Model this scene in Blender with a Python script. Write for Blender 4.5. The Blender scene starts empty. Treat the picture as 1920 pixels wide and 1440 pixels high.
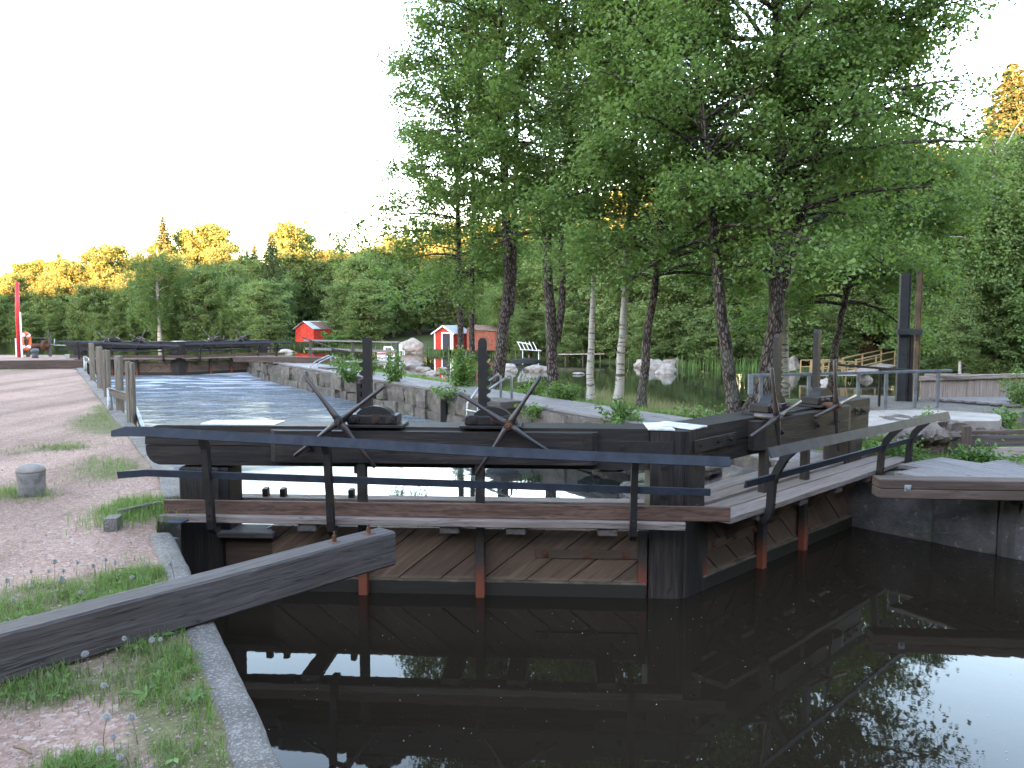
import bpy, math, random
import numpy as np
from mathutils import Vector, Matrix, noise as mnoise

rnd = random.Random(7)
S = bpy.context.scene
C = S.collection
R = math.radians

# ------------------------------------------------------------------ camera, sky, sun, exposure
EYE = 1.6
FPX = 1500.0
PITCH = math.atan(120 / FPX)
cam_d = bpy.data.cameras.new('camera')
cam = bpy.data.objects.new('camera', cam_d)
C.objects.link(cam)
cam.location = (0, 0, EYE)
cam.rotation_euler = (math.pi / 2 - PITCH, 0, 0)
cam_d.sensor_width = 36
cam_d.lens = FPX / 1920 * 36
cam_d.clip_start = 0.1
cam_d.clip_end = 4000
S.camera = cam

SUN_EL = R(4.6)
SUN_AZ = R(200)          # direction towards the sun, clockwise from +Y: behind the camera and a little to the left
w = bpy.data.worlds.new('World')
S.world = w
w.use_nodes = True
nt = w.node_tree
bg = nt.nodes['Background']
sky = nt.nodes.new('ShaderNodeTexSky')
sky.sky_type = 'NISHITA'
sky.sun_disc = False
sky.sun_elevation = SUN_EL
sky.sun_rotation = SUN_AZ
sky.air_density = 1.0
sky.dust_density = 0.35
sky.ozone_density = 1.0
bg.inputs['Strength'].default_value = 0.15
tint = nt.nodes.new('ShaderNodeMix')      # camera white balance set for evening shade
tint.data_type = 'RGBA'
tint.blend_type = 'MULTIPLY'
tint.inputs[0].default_value = 1.0
tint.inputs[7].default_value = (1.10, 0.98, 1.02, 1)
nt.links.new(sky.outputs[0], tint.inputs[6])
nt.links.new(tint.outputs[2], bg.inputs[0])

sun_d = bpy.data.lights.new('sun', 'SUN')
sun_d.energy = 5.0
sun_d.angle = R(0.5)
sun_d.color = (1.0, 0.38, 0.17)
sun = bpy.data.objects.new('sun', sun_d)
C.objects.link(sun)
sd = Vector((math.sin(SUN_AZ) * math.cos(SUN_EL), math.cos(SUN_AZ) * math.cos(SUN_EL), math.sin(SUN_EL)))
sun.rotation_euler = sd.to_track_quat('Z', 'Y').to_euler()
sun.location = sd * 50

S.view_settings.view_transform = 'Standard'
S.view_settings.look = 'None'
S.view_settings.gamma = 1
S.view_settings.use_curve_mapping = False
S.view_settings.exposure = 4.6
S.cycles.max_bounces = 8
S.cycles.diffuse_bounces = 4
S.cycles.glossy_bounces = 3
S.cycles.transmission_bounces = 4
S.cycles.transparent_max_bounces = 4
S.cycles.use_denoising = True
try:
    S.cycles.denoiser = 'OPENIMAGEDENOISE'
except Exception:
    pass


# ------------------------------------------------------------------ survey: picture point + known height or distance -> place
def _ray(x, y):
    u = (x - 960) / FPX
    v = (720 - y) / FPX
    c, s = math.cos(PITCH), math.sin(PITCH)
    return Vector((u, c + v * s, -s + v * c))


def on_z(x, y, z):
    d = _ray(x, y)
    t = (z - EYE) / d.z
    return Vector((d.x * t, d.y * t, z))


def at_y(x, y, Y):
    d = _ray(x, y)
    t = Y / d.y
    return Vector((d.x * t, Y, EYE + d.z * t))


# ------------------------------------------------------------------ materials
def new_mat(name):
    m = bpy.data.materials.new(name)
    m.use_nodes = True
    n = m.node_tree
    n.nodes.clear()
    out = n.nodes.new('ShaderNodeOutputMaterial')
    return m, n, out


def N(n, t, **kw):
    nd = n.nodes.new(t)
    for k, v in kw.items():
        if k in nd.inputs.keys() if hasattr(nd.inputs, 'keys') else False:
            nd.inputs[k].default_value = v
        else:
            setattr(nd, k, v)
    return nd


def ramp(n, stops):
    r = n.nodes.new('ShaderNodeValToRGB')
    el = r.color_ramp.elements
    while len(el) > 1:
        el.remove(el[-1])
    el[0].position = stops[0][0]
    el[0].color = tuple(stops[0][1]) + (1,)
    for p, c in stops[1:]:
        e = el.new(p)
        e.color = tuple(c) + (1,)
    return r


def noise_tex(n, vec, scale, detail=6, rough=0.6, dist=0.0):
    t = n.nodes.new('ShaderNodeTexNoise')
    t.inputs['Scale'].default_value = scale
    t.inputs['Detail'].default_value = detail
    t.inputs['Roughness'].default_value = rough
    t.inputs['Distortion'].default_value = dist
    if vec is not None:
        n.links.new(vec, t.inputs['Vector'])
    return t


def mapping(n, vec, scale=(1, 1, 1), loc=(0, 0, 0)):
    m = n.nodes.new('ShaderNodeMapping')
    m.inputs['Scale'].default_value = scale
    m.inputs['Location'].default_value = loc
    n.links.new(vec, m.inputs['Vector'])
    return m.outputs[0]


def mixc(n, fac, a, b, mode='MIX'):
    m = n.nodes.new('ShaderNodeMix')
    m.data_type = 'RGBA'
    m.blend_type = mode
    for s, v in ((m.inputs[0], fac), (m.inputs[6], a), (m.inputs[7], b)):
        if hasattr(v, 'is_linked'):
            n.links.new(v, s)
        elif isinstance(v, (int, float)):
            s.default_value = v
        else:
            s.default_value = tuple(v) + (1,)
    return m.outputs[2]


def maths(n, op, a, b=None):
    m = n.nodes.new('ShaderNodeMath')
    m.operation = op
    for s, v in zip(m.inputs, (a, b)):
        if v is None:
            continue
        if hasattr(v, 'is_linked'):
            n.links.new(v, s)
        else:
            s.default_value = v
    return m.outputs[0]


def bump(n, h, strength, dist=0.01, prev=None):
    b = n.nodes.new('ShaderNodeBump')
    b.inputs['Strength'].default_value = strength
    b.inputs['Distance'].default_value = dist
    n.links.new(h, b.inputs['Height'])
    if prev is not None:
        n.links.new(prev, b.inputs['Normal'])
    return b.outputs[0]


def principled(n, out, col, rough, nrm=None, spec=0.5, metal=0.0):
    p = n.nodes.new('ShaderNodeBsdfPrincipled')
    for s, v in ((p.inputs['Base Color'], col), (p.inputs['Roughness'], rough)):
        if hasattr(v, 'is_linked'):
            n.links.new(v, s)
        elif isinstance(v, (int, float)):
            s.default_value = v
        else:
            s.default_value = tuple(v) + (1,)
    p.inputs['Specular IOR Level'].default_value = spec
    p.inputs['Metallic'].default_value = metal
    if nrm is not None:
        n.links.new(nrm, p.inputs['Normal'])
    n.links.new(p.outputs[0], out.inputs[0])
    return p


def attr(n, name, out='Vector'):
    a = n.nodes.new('ShaderNodeAttribute')
    a.attribute_name = name
    return a.outputs[out]


def position(n):
    return n.nodes.new('ShaderNodeNewGeometry').outputs['Position']


def sepz(n, vec):
    s = n.nodes.new('ShaderNodeSeparateXYZ')
    n.links.new(vec, s.inputs[0])
    return s.outputs


def wood_mat(name, dark, mid, light, rough=0.75, grain=1.0, spec=0.3, knots=False, bstr=0.5, stain=None):
    m, n, out = new_mat(name)
    g = attr(n, 'gco')
    long_ = mapping(n, g, (1.6, 26 * grain, 26 * grain))
    n1 = noise_tex(n, long_, 1.5, 8, 0.65, 0.6)
    col = ramp(n, [(0.25, dark), (0.5, mid), (0.75, light)])
    n.links.new(n1.outputs[0], col.inputs[0])
    c = col.outputs[0]
    h = n1.outputs[0]
    if knots:
        wv = n.nodes.new('ShaderNodeTexWave')
        wv.wave_type = 'RINGS'
        wv.rings_direction = 'X'
        wv.inputs['Scale'].default_value = 9
        wv.inputs['Distortion'].default_value = 7
        wv.inputs['Detail'].default_value = 2
        wv.inputs['Detail Scale'].default_value = 1.2
        n.links.new(mapping(n, g, (0.55, 3.2, 3.2)), wv.inputs['Vector'])
        c = mixc(n, maths(n, 'MULTIPLY', wv.outputs[1], 0.7), c, dark)
    big = noise_tex(n, mapping(n, g, (0.7, 3, 3), (3, 1, 2)), 1.2, 4, 0.6)
    f = ramp(n, [(0.35, (0, 0, 0)), (0.7, (1, 1, 1))])
    n.links.new(big.outputs[0], f.inputs[0])
    st = stain or tuple(0.55 * v for v in mid)
    c = mixc(n, maths(n, 'MULTIPLY', f.outputs[0], 0.55), c, st)
    # long drying cracks
    cr = noise_tex(n, mapping(n, g, (0.5, 14, 14), (9, 4, 1)), 1.7, 3, 0.5, 0.3)
    cm = ramp(n, [(0.485, (0, 0, 0)), (0.5, (1, 1, 1)), (0.515, (0, 0, 0))])
    n.links.new(cr.outputs[0], cm.inputs[0])
    c = mixc(n, maths(n, 'MULTIPLY', cm.outputs[0], 0.7), c, tuple(0.3 * v for v in dark))
    hh = maths(n, 'SUBTRACT', h, maths(n, 'MULTIPLY', cm.outputs[0], 0.8))
    principled(n, out, c, rough, bump(n, hh, bstr, 0.006), spec)
    return m


def leaf_mat(name, dark, light, trans=0.35, rough=0.5):
    m, n, out = new_mat(name)
    v = attr(n, 'lv', 'Fac')
    oi = n.nodes.new('ShaderNodeObjectInfo')
    big = noise_tex(n, position(n), 0.35, 3, 0.5)
    f = maths(n, 'ADD', maths(n, 'MULTIPLY', v, 0.6), maths(n, 'MULTIPLY', big.outputs[0], 0.5))
    f = maths(n, 'ADD', f, maths(n, 'MULTIPLY', maths(n, 'SUBTRACT', oi.outputs['Random'], 0.5), 0.35))
    cr = ramp(n, [(0.15, dark), (0.85, light)])
    n.links.new(f, cr.inputs[0])
    p = n.nodes.new('ShaderNodeBsdfPrincipled')
    n.links.new(cr.outputs[0], p.inputs['Base Color'])
    p.inputs['Roughness'].default_value = rough
    p.inputs['Specular IOR Level'].default_value = 0.3
    t = n.nodes.new('ShaderNodeBsdfTranslucent')
    tc = mixc(n, 0.5, cr.outputs[0], (0.16, 0.26, 0.03))
    n.links.new(tc, t.inputs[0])
    mx = n.nodes.new('ShaderNodeMixShader')
    mx.inputs[0].default_value = trans
    n.links.new(p.outputs[0], mx.inputs[1])
    n.links.new(t.outputs[0], mx.inputs[2])
    n.links.new(mx.outputs[0], out.inputs[0])
    return m


def plain_mat(name, col, rough=0.6, spec=0.4, var=0.25, scale=6.0, metal=0.0, bstr=0.15, col2=None):
    m, n, out = new_mat(name)
    pz = position(n)
    t = noise_tex(n, pz, scale, 7, 0.65)
    c2 = col2 or tuple(v * (1 - var) * 0.8 for v in col)
    cr = ramp(n, [(0.35, c2), (0.62, col)])
    n.links.new(t.outputs[0], cr.inputs[0])
    t2 = noise_tex(n, pz, scale * 9, 4, 0.6)
    principled(n, out, cr.outputs[0], rough, bump(n, t2.outputs[0], bstr, 0.004), spec, metal)
    return m


def bark_mat(name, dark, light, scale=14):
    m, n, out = new_mat(name)
    g = attr(n, 'gco')
    v = n.nodes.new('ShaderNodeTexVoronoi')
    v.feature = 'DISTANCE_TO_EDGE'
    v.inputs['Scale'].default_value = 1
    n.links.new(mapping(n, g, (scale * 0.5, scale * 1.6, scale * 1.6)), v.inputs['Vector'])
    t = noise_tex(n, mapping(n, g, (6, 12, 12)), 1.5, 6, 0.7)
    f = maths(n, 'MULTIPLY', t.outputs[0], maths(n, 'MINIMUM', maths(n, 'MULTIPLY', v.outputs[0], 4), 1.0))
    cr = ramp(n, [(0.1, dark), (0.6, light)])
    n.links.new(f, cr.inputs[0])
    li = noise_tex(n, position(n), 2.2, 4, 0.6)
    lr = ramp(n, [(0.55, (0, 0, 0)), (0.75, (1, 1, 1))])
    n.links.new(li.outputs[0], lr.inputs[0])
    c = mixc(n, maths(n, 'MULTIPLY', lr.outputs[0], 0.5), cr.outputs[0], (0.11, 0.12, 0.09))
    principled(n, out, c, 0.9, bump(n, f, 0.8, 0.02), 0.2)
    return m


def birch_mat():
    m, n, out = new_mat('birch_bark')
    g = attr(n, 'gco')
    t = noise_tex(n, mapping(n, g, (16, 3.0, 3.0)), 1.0, 5, 0.62, 0.4)
    cr = ramp(n, [(0.0, (0.015, 0.013, 0.012)), (0.40, (0.02, 0.018, 0.016)), (0.46, (0.33, 0.31, 0.285)), (1.0, (0.45, 0.43, 0.40))])
    n.links.new(t.outputs[0], cr.inputs[0])
    t2 = noise_tex(n, mapping(n, g, (40, 8, 8)), 1.0, 4, 0.6)
    c = mixc(n, maths(n, 'MULTIPLY', t2.outputs[0], 0.45), cr.outputs[0], (0.28, 0.23, 0.19))
    principled(n, out, c, 0.8, bump(n, t.outputs[0], 0.4, 0.01), 0.25)
    return m


def stone_mat(name, a, b, moss=(0.03, 0.045, 0.015), mossf=0.5, scale=5, lichen=0.25):
    m, n, out = new_mat(name)
    pz = position(n)
    oi = n.nodes.new('ShaderNodeObjectInfo')
    t = noise_tex(n, pz, scale, 9, 0.7)
    cr = ramp(n, [(0.3, a), (0.65, b)])
    n.links.new(t.outputs[0], cr.inputs[0])
    c = mixc(n, maths(n, 'MULTIPLY', oi.outputs['Random'], 0.45), cr.outputs[0], tuple(v * 0.45 for v in a))
    li = noise_tex(n, pz, scale * 2.3, 6, 0.7)
    lr = ramp(n, [(0.6, (0, 0, 0)), (0.66, (1, 1, 1))])
    n.links.new(li.outputs[0], lr.inputs[0])
    c = mixc(n, maths(n, 'MULTIPLY', lr.outputs[0], lichen), c, (0.42, 0.38, 0.36))
    mo = noise_tex(n, mapping(n, pz, (1, 1, 1), (5, 3, 8)), scale * 0.6, 6, 0.7)
    mr = ramp(n, [(0.52, (0, 0, 0)), (0.62, (1, 1, 1))])
    n.links.new(mo.outputs[0], mr.inputs[0])
    c = mixc(n, maths(n, 'MULTIPLY', mr.outputs[0], mossf), c, moss)
    t2 = noise_tex(n, pz, scale * 5, 8, 0.7)
    principled(n, out, c, 0.85, bump(n, t2.outputs[0], 0.8, 0.03), 0.3)
    return m


def water_mat(name, base, rscale, rstr, foam=None, rough=0.02):
    m, n, out = new_mat(name)
    pz = position(n)
    t = noise_tex(n, mapping(n, pz, (1, 1, 0.2)), rscale, 3, 0.55, 0.3)
    t2 = noise_tex(n, mapping(n, pz, (1, 1, 0.2), (4, 9, 0)), rscale * 0.22, 2, 0.5)
    h = maths(n, 'ADD', t.outputs[0], maths(n, 'MULTIPLY', t2.outputs[0], 2.0))
    if foam is None:
        nr = bump(n, h, rstr, 0.02)
        p = principled(n, out, base, rough, nr, 0.34 if name == 'still_water' else 0.5)
        p.inputs['IOR'].default_value = 1.333
    else:
        # foam drifts on the far half of the basin: mask by distance along the basin, streaked noise
        xyz = sepz(n, pz)
        along = maths(n, 'ADD', maths(n, 'MULTIPLY', xyz[0], -0.507), maths(n, 'MULTIPLY', xyz[1], 0.862))
        far = n.nodes.new('ShaderNodeMapRange')
        far.inputs[1].default_value = 10.0
        far.inputs[2].default_value = 12.6
        n.links.new(along, far.inputs[0])
        st = noise_tex(n, mapping(n, pz, (0.45, 1.5, 1), (1, 2, 0)), 1.3, 7, 0.68, 1.6)
        sr = ramp(n, [(0.42, (0, 0, 0)), (0.64, (1, 1, 1))])
        n.links.new(st.outputs[0], sr.inputs[0])
        fine = noise_tex(n, pz, 14, 5, 0.7)
        fr = ramp(n, [(0.38, (0, 0, 0)), (0.6, (1, 1, 1))])
        n.links.new(fine.outputs[0], fr.inputs[0])
        f = maths(n, 'MULTIPLY', maths(n, 'MULTIPLY', sr.outputs[0], fr.outputs[0]), far.outputs[0])
        # denser rafts of foam under the far gate
        raft = n.nodes.new('ShaderNodeMapRange')
        raft.inputs[1].default_value = 25.5
        raft.inputs[2].default_value = 31.0
        n.links.new(along, raft.inputs[0])
        rn = noise_tex(n, mapping(n, pz, (0.35, 1.0, 1), (7, 2, 0)), 1.0, 5, 0.55, 1.0)
        rr = ramp(n, [(0.52, (0, 0, 0)), (0.56, (1, 1, 1))])
        n.links.new(rn.outputs[0], rr.inputs[0])
        f2 = maths(n, 'MULTIPLY', rr.outputs[0], raft.outputs[0])
        nearrip = n.nodes.new('ShaderNodeMapRange')
        nearrip.inputs[1].default_value = 9.5
        nearrip.inputs[2].default_value = 14.0
        nearrip.inputs[3].default_value = 0.05
        nearrip.inputs[4].default_value = 1.0
        n.links.new(along, nearrip.inputs[0])
        b = n.nodes.new('ShaderNodeBump')
        b.inputs['Distance'].default_value = 0.03
        n.links.new(maths(n, 'MULTIPLY', nearrip.outputs[0], rstr), b.inputs['Strength'])
        n.links.new(h, b.inputs['Height'])
        p = n.nodes.new('ShaderNodeBsdfPrincipled')
        p.inputs['Base Color'].default_value = tuple(base) + (1,)
        p.inputs['Roughness'].default_value = rough
        p.inputs['IOR'].default_value = 1.333
        n.links.new(b.outputs[0], p.inputs['Normal'])
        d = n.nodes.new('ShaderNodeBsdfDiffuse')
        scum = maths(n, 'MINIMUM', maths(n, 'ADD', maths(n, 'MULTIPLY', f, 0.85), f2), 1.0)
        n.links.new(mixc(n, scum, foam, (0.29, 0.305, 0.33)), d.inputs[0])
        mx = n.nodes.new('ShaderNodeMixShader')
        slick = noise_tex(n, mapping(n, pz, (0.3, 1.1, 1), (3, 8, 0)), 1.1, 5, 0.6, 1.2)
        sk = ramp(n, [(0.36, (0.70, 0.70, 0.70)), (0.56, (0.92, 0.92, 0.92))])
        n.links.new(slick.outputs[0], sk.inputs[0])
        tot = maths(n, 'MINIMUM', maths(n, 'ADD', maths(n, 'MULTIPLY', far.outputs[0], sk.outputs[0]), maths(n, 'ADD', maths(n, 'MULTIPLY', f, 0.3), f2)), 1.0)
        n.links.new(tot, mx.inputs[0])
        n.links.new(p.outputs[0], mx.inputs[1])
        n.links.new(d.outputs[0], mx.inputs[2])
        n.links.new(mx.outputs[0], out.inputs[0])
    return m


def gate_wood_mat():
    m, n, out = new_mat('wet_gate_planks')
    g = attr(n, 'gco')
    n1 = noise_tex(n, mapping(n, g, (1.6, 22, 22)), 1.4, 8, 0.65, 0.5)
    cr = ramp(n, [(0.25, (0.045, 0.027, 0.018)), (0.55, (0.115, 0.068, 0.045)), (0.8, (0.19, 0.125, 0.088))])
    n.links.new(n1.outputs[0], cr.inputs[0])
    pz = position(n)
    oi = n.nodes.new('ShaderNodeObjectInfo')
    c = mixc(n, maths(n, 'MULTIPLY', oi.outputs['Random'], 0.6), cr.outputs[0], (0.03, 0.02, 0.015))
    z = sepz(n, pz)[2]
    wob = noise_tex(n, pz, 9, 4, 0.6)
    zz = maths(n, 'ADD', z, maths(n, 'MULTIPLY', maths(n, 'SUBTRACT', wob.outputs[0], 0.5), 0.05))
    mp = n.nodes.new('ShaderNodeMapRange')
    mp.inputs[1].default_value = -0.75
    mp.inputs[2].default_value = -0.25
    n.links.new(zz, mp.inputs[0])
    # tide marks: wet slime, a pale scum line, then dry wood
    tr = ramp(n, [(0.0, (0, 0, 0)), (0.35, (0, 0, 0)), (0.375, (1, 1, 1)), (0.40, (1, 1, 1)), (0.43, (0, 0, 0))])
    n.links.new(mp.outputs[0], tr.inputs[0])
    wr = ramp(n, [(0.34, (1, 1, 1)), (0.38, (0, 0, 0))])
    n.links.new(mp.outputs[0], wr.inputs[0])
    sl = noise_tex(n, mapping(n, pz, (3, 3, 1)), 3, 5, 0.65)
    c = mixc(n, maths(n, 'MULTIPLY', tr.outputs[0], 0.45), c, (0.15, 0.115, 0.075))
    c = mixc(n, maths(n, 'MULTIPLY', wr.outputs[0], 0.95), c, (0.012, 0.010, 0.008))
    c = mixc(n, maths(n, 'MULTIPLY', sl.outputs[0], 0.2), c, (0.04, 0.033, 0.02))
    principled(n, out, c, 0.6, bump(n, n1.outputs[0], 0.5, 0.006), 0.3)
    return m


def rust_rod_mat():
    m, n, out = new_mat('paddle_rod_iron')
    pz = position(n)
    z = sepz(n, pz)[2]
    t = noise_tex(n, mapping(n, pz, (4, 4, 2)), 5, 7, 0.7)
    zz = maths(n, 'ADD', z, maths(n, 'MULTIPLY', t.outputs[0], 0.3))
    r = n.nodes.new('ShaderNodeMapRange')
    r.inputs[1].default_value = -0.22
    r.inputs[2].default_value = -0.42
    n.links.new(zz, r.inputs[0])
    cr = ramp(n, [(0.3, (0.015, 0.012, 0.011)), (0.7, (0.042, 0.032, 0.027))])
    n.links.new(t.outputs[0], cr.inputs[0])
    c = mixc(n, r.outputs[0], cr.outputs[0], (0.14, 0.036, 0.018))
    principled(n, out, c, 0.75, bump(n, t.outputs[0], 0.4, 0.006), 0.3)
    return m


def gravel_mat():
    m, n, out = new_mat('gravel_yard')
    pz = position(n)
    v = n.nodes.new('ShaderNodeTexVoronoi')
    v.inputs['Scale'].default_value = 55
    n.links.new(pz, v.inputs['Vector'])
    cr = ramp(n, [(0.0, (0.14, 0.088, 0.068)), (0.45, (0.255, 0.165, 0.128)), (0.8, (0.34, 0.24, 0.192)), (1.0, (0.46, 0.38, 0.33))])
    sp = n.nodes.new('ShaderNodeSeparateColor')
    n.links.new(v.outputs['Color'], sp.inputs[0])
    n.links.new(sp.outputs[0], cr.inputs[0])
    big = noise_tex(n, pz, 0.55, 5, 0.6)
    br = ramp(n, [(0.35, (0.19, 0.112, 0.086)), (0.7, (0.315, 0.195, 0.15))])
    n.links.new(big.outputs[0], br.inputs[0])
    c = mixc(n, 0.55, cr.outputs[0], br.outputs[0])
    # wheel and foot tracks run along the lock: paler compacted lanes, darker loose grit between
    mp = n.nodes.new('ShaderNodeMapping')
    mp.inputs['Rotation'].default_value = (0, 0, R(-30.5))
    mp.inputs['Scale'].default_value = (1.0, 0.09, 1.0)
    n.links.new(pz, mp.inputs['Vector'])
    lane = noise_tex(n, mp.outputs[0], 1.0, 4, 0.55, 0.5)
    lr_ = ramp(n, [(0.38, (0.66, 0.62, 0.60)), (0.52, (1, 1, 1)), (0.66, (1.22, 1.2, 1.18))])
    n.links.new(lane.outputs[0], lr_.inputs[0])
    c = mixc(n, 0.8, c, lr_.outputs[0], 'MULTIPLY')
    damp = noise_tex(n, pz, 1.7, 6, 0.7, 0.8)
    dr_ = ramp(n, [(0.56, (1, 1, 1)), (0.72, (0.62, 0.58, 0.56))])
    n.links.new(damp.outputs[0], dr_.inputs[0])
    c = mixc(n, 0.8, c, dr_.outputs[0], 'MULTIPLY')
    # dirt and turf where grass grows
    gm = attr(n, 'turf', 'Fac')
    gn = noise_tex(n, pz, 7, 6, 0.7)
    gf = maths(n, 'ADD', gm, maths(n, 'MULTIPLY', maths(n, 'SUBTRACT', gn.outputs[0], 0.5), 0.9))
    gr = ramp(n, [(0.32, (0, 0, 0)), (0.6, (1, 1, 1))])
    n.links.new(gf, gr.inputs[0])
    tn = noise_tex(n, pz, 30, 6, 0.7)
    tr = ramp(n, [(0.3, (0.07, 0.055, 0.03)), (0.55, (0.13, 0.115, 0.055)), (0.75, (0.11, 0.15, 0.045))])
    n.links.new(tn.outputs[0], tr.inputs[0])
    c = mixc(n, gr.outputs[0], c, tr.outputs[0])
    hb = maths(n, 'ADD', v.outputs['Distance'], maths(n, 'MULTIPLY', tn.outputs[0], 0.6))
    principled(n, out, c, 0.95, bump(n, hb, 0.7, 0.012), 0.15)
    return m


def turf_mat(name, a, b, c3):
    m, n, out = new_mat(name)
    pz = position(n)
    t = noise_tex(n, pz, 1.2, 8, 0.7)
    cr = ramp(n, [(0.3, a), (0.52, b), (0.72, c3)])
    n.links.new(t.outputs[0], cr.inputs[0])
    t2 = noise_tex(n, pz, 14, 6, 0.7)
    c = mixc(n, maths(n, 'MULTIPLY', t2.outputs[0], 0.4), cr.outputs[0], tuple(v * 0.5 for v in b))
    principled(n, out, c, 0.95, bump(n, t2.outputs[0], 0.9, 0.06), 0.1)
    return m


def concrete_mat():
    m, n, out = new_mat('old_concrete')
    pz = position(n)
    t = noise_tex(n, pz, 3, 8, 0.7)
    cr = ramp(n, [(0.3, (0.085, 0.070, 0.060)), (0.6, (0.15, 0.128, 0.114)), (0.8, (0.215, 0.190, 0.172))])
    n.links.new(t.outputs[0], cr.inputs[0])
    v = n.nodes.new('ShaderNodeTexVoronoi')
    v.inputs['Scale'].default_value = 120
    n.links.new(pz, v.inputs['Vector'])
    sp = n.nodes.new('ShaderNodeSeparateColor')
    n.links.new(v.outputs['Color'], sp.inputs[0])
    fr = ramp(n, [(0.72, (0, 0, 0)), (0.8, (1, 1, 1))])
    n.links.new(sp.outputs[0], fr.inputs[0])
    c = mixc(n, maths(n, 'MULTIPLY', fr.outputs[0], 0.28), cr.outputs[0], (0.42, 0.40, 0.38))
    f2 = ramp(n, [(0.0, (1, 1, 1)), (0.2, (0, 0, 0))])
    n.links.new(sp.outputs[1], f2.inputs[0])
    c = mixc(n, maths(n, 'MULTIPLY', f2.outputs[0], 0.5), c, (0.06, 0.05, 0.045))
    mo = noise_tex(n, pz, 2.4, 6, 0.7)
    mr = ramp(n, [(0.58, (0, 0, 0)), (0.7, (1, 1, 1))])
    n.links.new(mo.outputs[0], mr.inputs[0])
    c = mixc(n, maths(n, 'MULTIPLY', mr.outputs[0], 0.5), c, (0.07, 0.065, 0.04))
    hb = maths(n, 'ADD', v.outputs['Distance'], t.outputs[0])
    principled(n, out, c, 0.9, bump(n, hb, 0.6, 0.01), 0.2)
    return m


M = {}
M['tar'] = wood_mat('tarred_timber', (0.005, 0.004, 0.0045), (0.012, 0.010, 0.010), (0.026, 0.021, 0.020), 0.65, 1, 0.25)
M['tar_brown'] = wood_mat('tarred_timber_worn', (0.008, 0.0065, 0.006), (0.022, 0.0165, 0.0145), (0.062, 0.040, 0.030), 0.62, 1, 0.25, stain=(0.014, 0.0115, 0.011))
M['walk'] = wood_mat('walkway_boards', (0.115, 0.088, 0.075), (0.19, 0.148, 0.13), (0.27, 0.22, 0.20), 0.8, 1.2, 0.2)
M['kick'] = wood_mat('fresh_pine_board', (0.040, 0.020, 0.014), (0.105, 0.058, 0.043), (0.17, 0.105, 0.082), 0.65, 1.1, 0.25, knots=True, bstr=0.25)
M['grey_timber'] = wood_mat('weathered_timber', (0.034, 0.027, 0.025), (0.072, 0.059, 0.055), (0.135, 0.115, 0.112), 0.78, 1.1, 0.25, stain=(0.06, 0.042, 0.036))
M['brown_timber'] = wood_mat('brown_timber', (0.04, 0.026, 0.02), (0.085, 0.056, 0.045), (0.14, 0.10, 0.082), 0.78, 1.1, 0.25)
M['board'] = wood_mat('grey_boardwalk', (0.11, 0.096, 0.094), (0.19, 0.168, 0.165), (0.27, 0.245, 0.243), 0.8, 1.1, 0.2)
M['pale_wood'] = wood_mat('pale_boards', (0.20, 0.155, 0.135), (0.34, 0.275, 0.245), (0.47, 0.40, 0.37), 0.8, 0.8, 0.2)
M['post_wood'] = wood_mat('pole_wood', (0.10, 0.08, 0.06), (0.19, 0.155, 0.122), (0.27, 0.23, 0.19), 0.8, 1, 0.2)
M['jetty_wood'] = wood_mat('new_pine', (0.18, 0.11, 0.05), (0.29, 0.19, 0.095), (0.36, 0.26, 0.14), 0.75, 1, 0.2)
M['gate'] = gate_wood_mat()
M['rod'] = rust_rod_mat()
M['rail'] = plain_mat('painted_rail_steel', (0.026, 0.030, 0.042), 0.6, 0.18, 0.3, 9)
M['iron'] = plain_mat('black_iron', (0.010, 0.010, 0.0115), 0.55, 0.3, 0.4, 12, col2=(0.022, 0.015, 0.012))
M['bar_iron'] = plain_mat('worn_iron_bar', (0.020, 0.018, 0.020), 0.42, 0.5, 0.4, 8, col2=(0.045, 0.022, 0.016))
M['rusty'] = plain_mat('rusty_iron', (0.11, 0.045, 0.025), 0.8, 0.3, 0.4, 20)
M['galv'] = plain_mat('galvanised_steel', (0.34, 0.35, 0.36), 0.45, 0.5, 0.3, 10, 0.5)
M['grey_steel'] = plain_mat('grey_rail_steel', (0.13, 0.135, 0.15), 0.5, 0.4, 0.3, 8)
M['post_steel'] = plain_mat('dark_sluice_steel', (0.035, 0.035, 0.038), 0.55, 0.4, 0.3, 5)
M['ochre_steel'] = plain_mat('rust_stained_steel', (0.17, 0.11, 0.06), 0.7, 0.3, 0.3, 3, col2=(0.06, 0.045, 0.035))
M['white_paint'] = plain_mat('flaking_white_paint', (0.60, 0.60, 0.62), 0.7, 0.3, 0.5, 8, col2=(0.26, 0.24, 0.23))
M['notice'] = plain_mat('notice_sheet', (0.72, 0.73, 0.75), 0.5, 0.4, 0.1, 6)
M['concrete'] = concrete_mat()
M['slab'] = plain_mat('pale_slab_concrete', (0.33, 0.29, 0.265), 0.9, 0.2, 0.35, 2.5, bstr=0.5, col2=(0.20, 0.165, 0.145))
M['wall_stone'] = stone_mat('lock_wall_stone', (0.055, 0.044, 0.037), (0.155, 0.125, 0.108), mossf=0.7)
M['dark_stone'] = stone_mat('dark_quay_stone', (0.045, 0.04, 0.04), (0.12, 0.105, 0.10), mossf=0.35, scale=4)
M['moss_stone'] = stone_mat('mossy_abutment_stone', (0.075, 0.055, 0.044), (0.20, 0.16, 0.14), (0.04, 0.024, 0.015), 0.85, 6, 0.3)
M['rock'] = stone_mat('lake_boulder', (0.18, 0.15, 0.13), (0.35, 0.305, 0.28), mossf=0.3, scale=3, lichen=0.4)
M['bollard'] = plain_mat('grey_bollard', (0.19, 0.175, 0.165), 0.7, 0.3, 0.35, 9, bstr=0.5, col2=(0.075, 0.065, 0.058))
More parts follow.
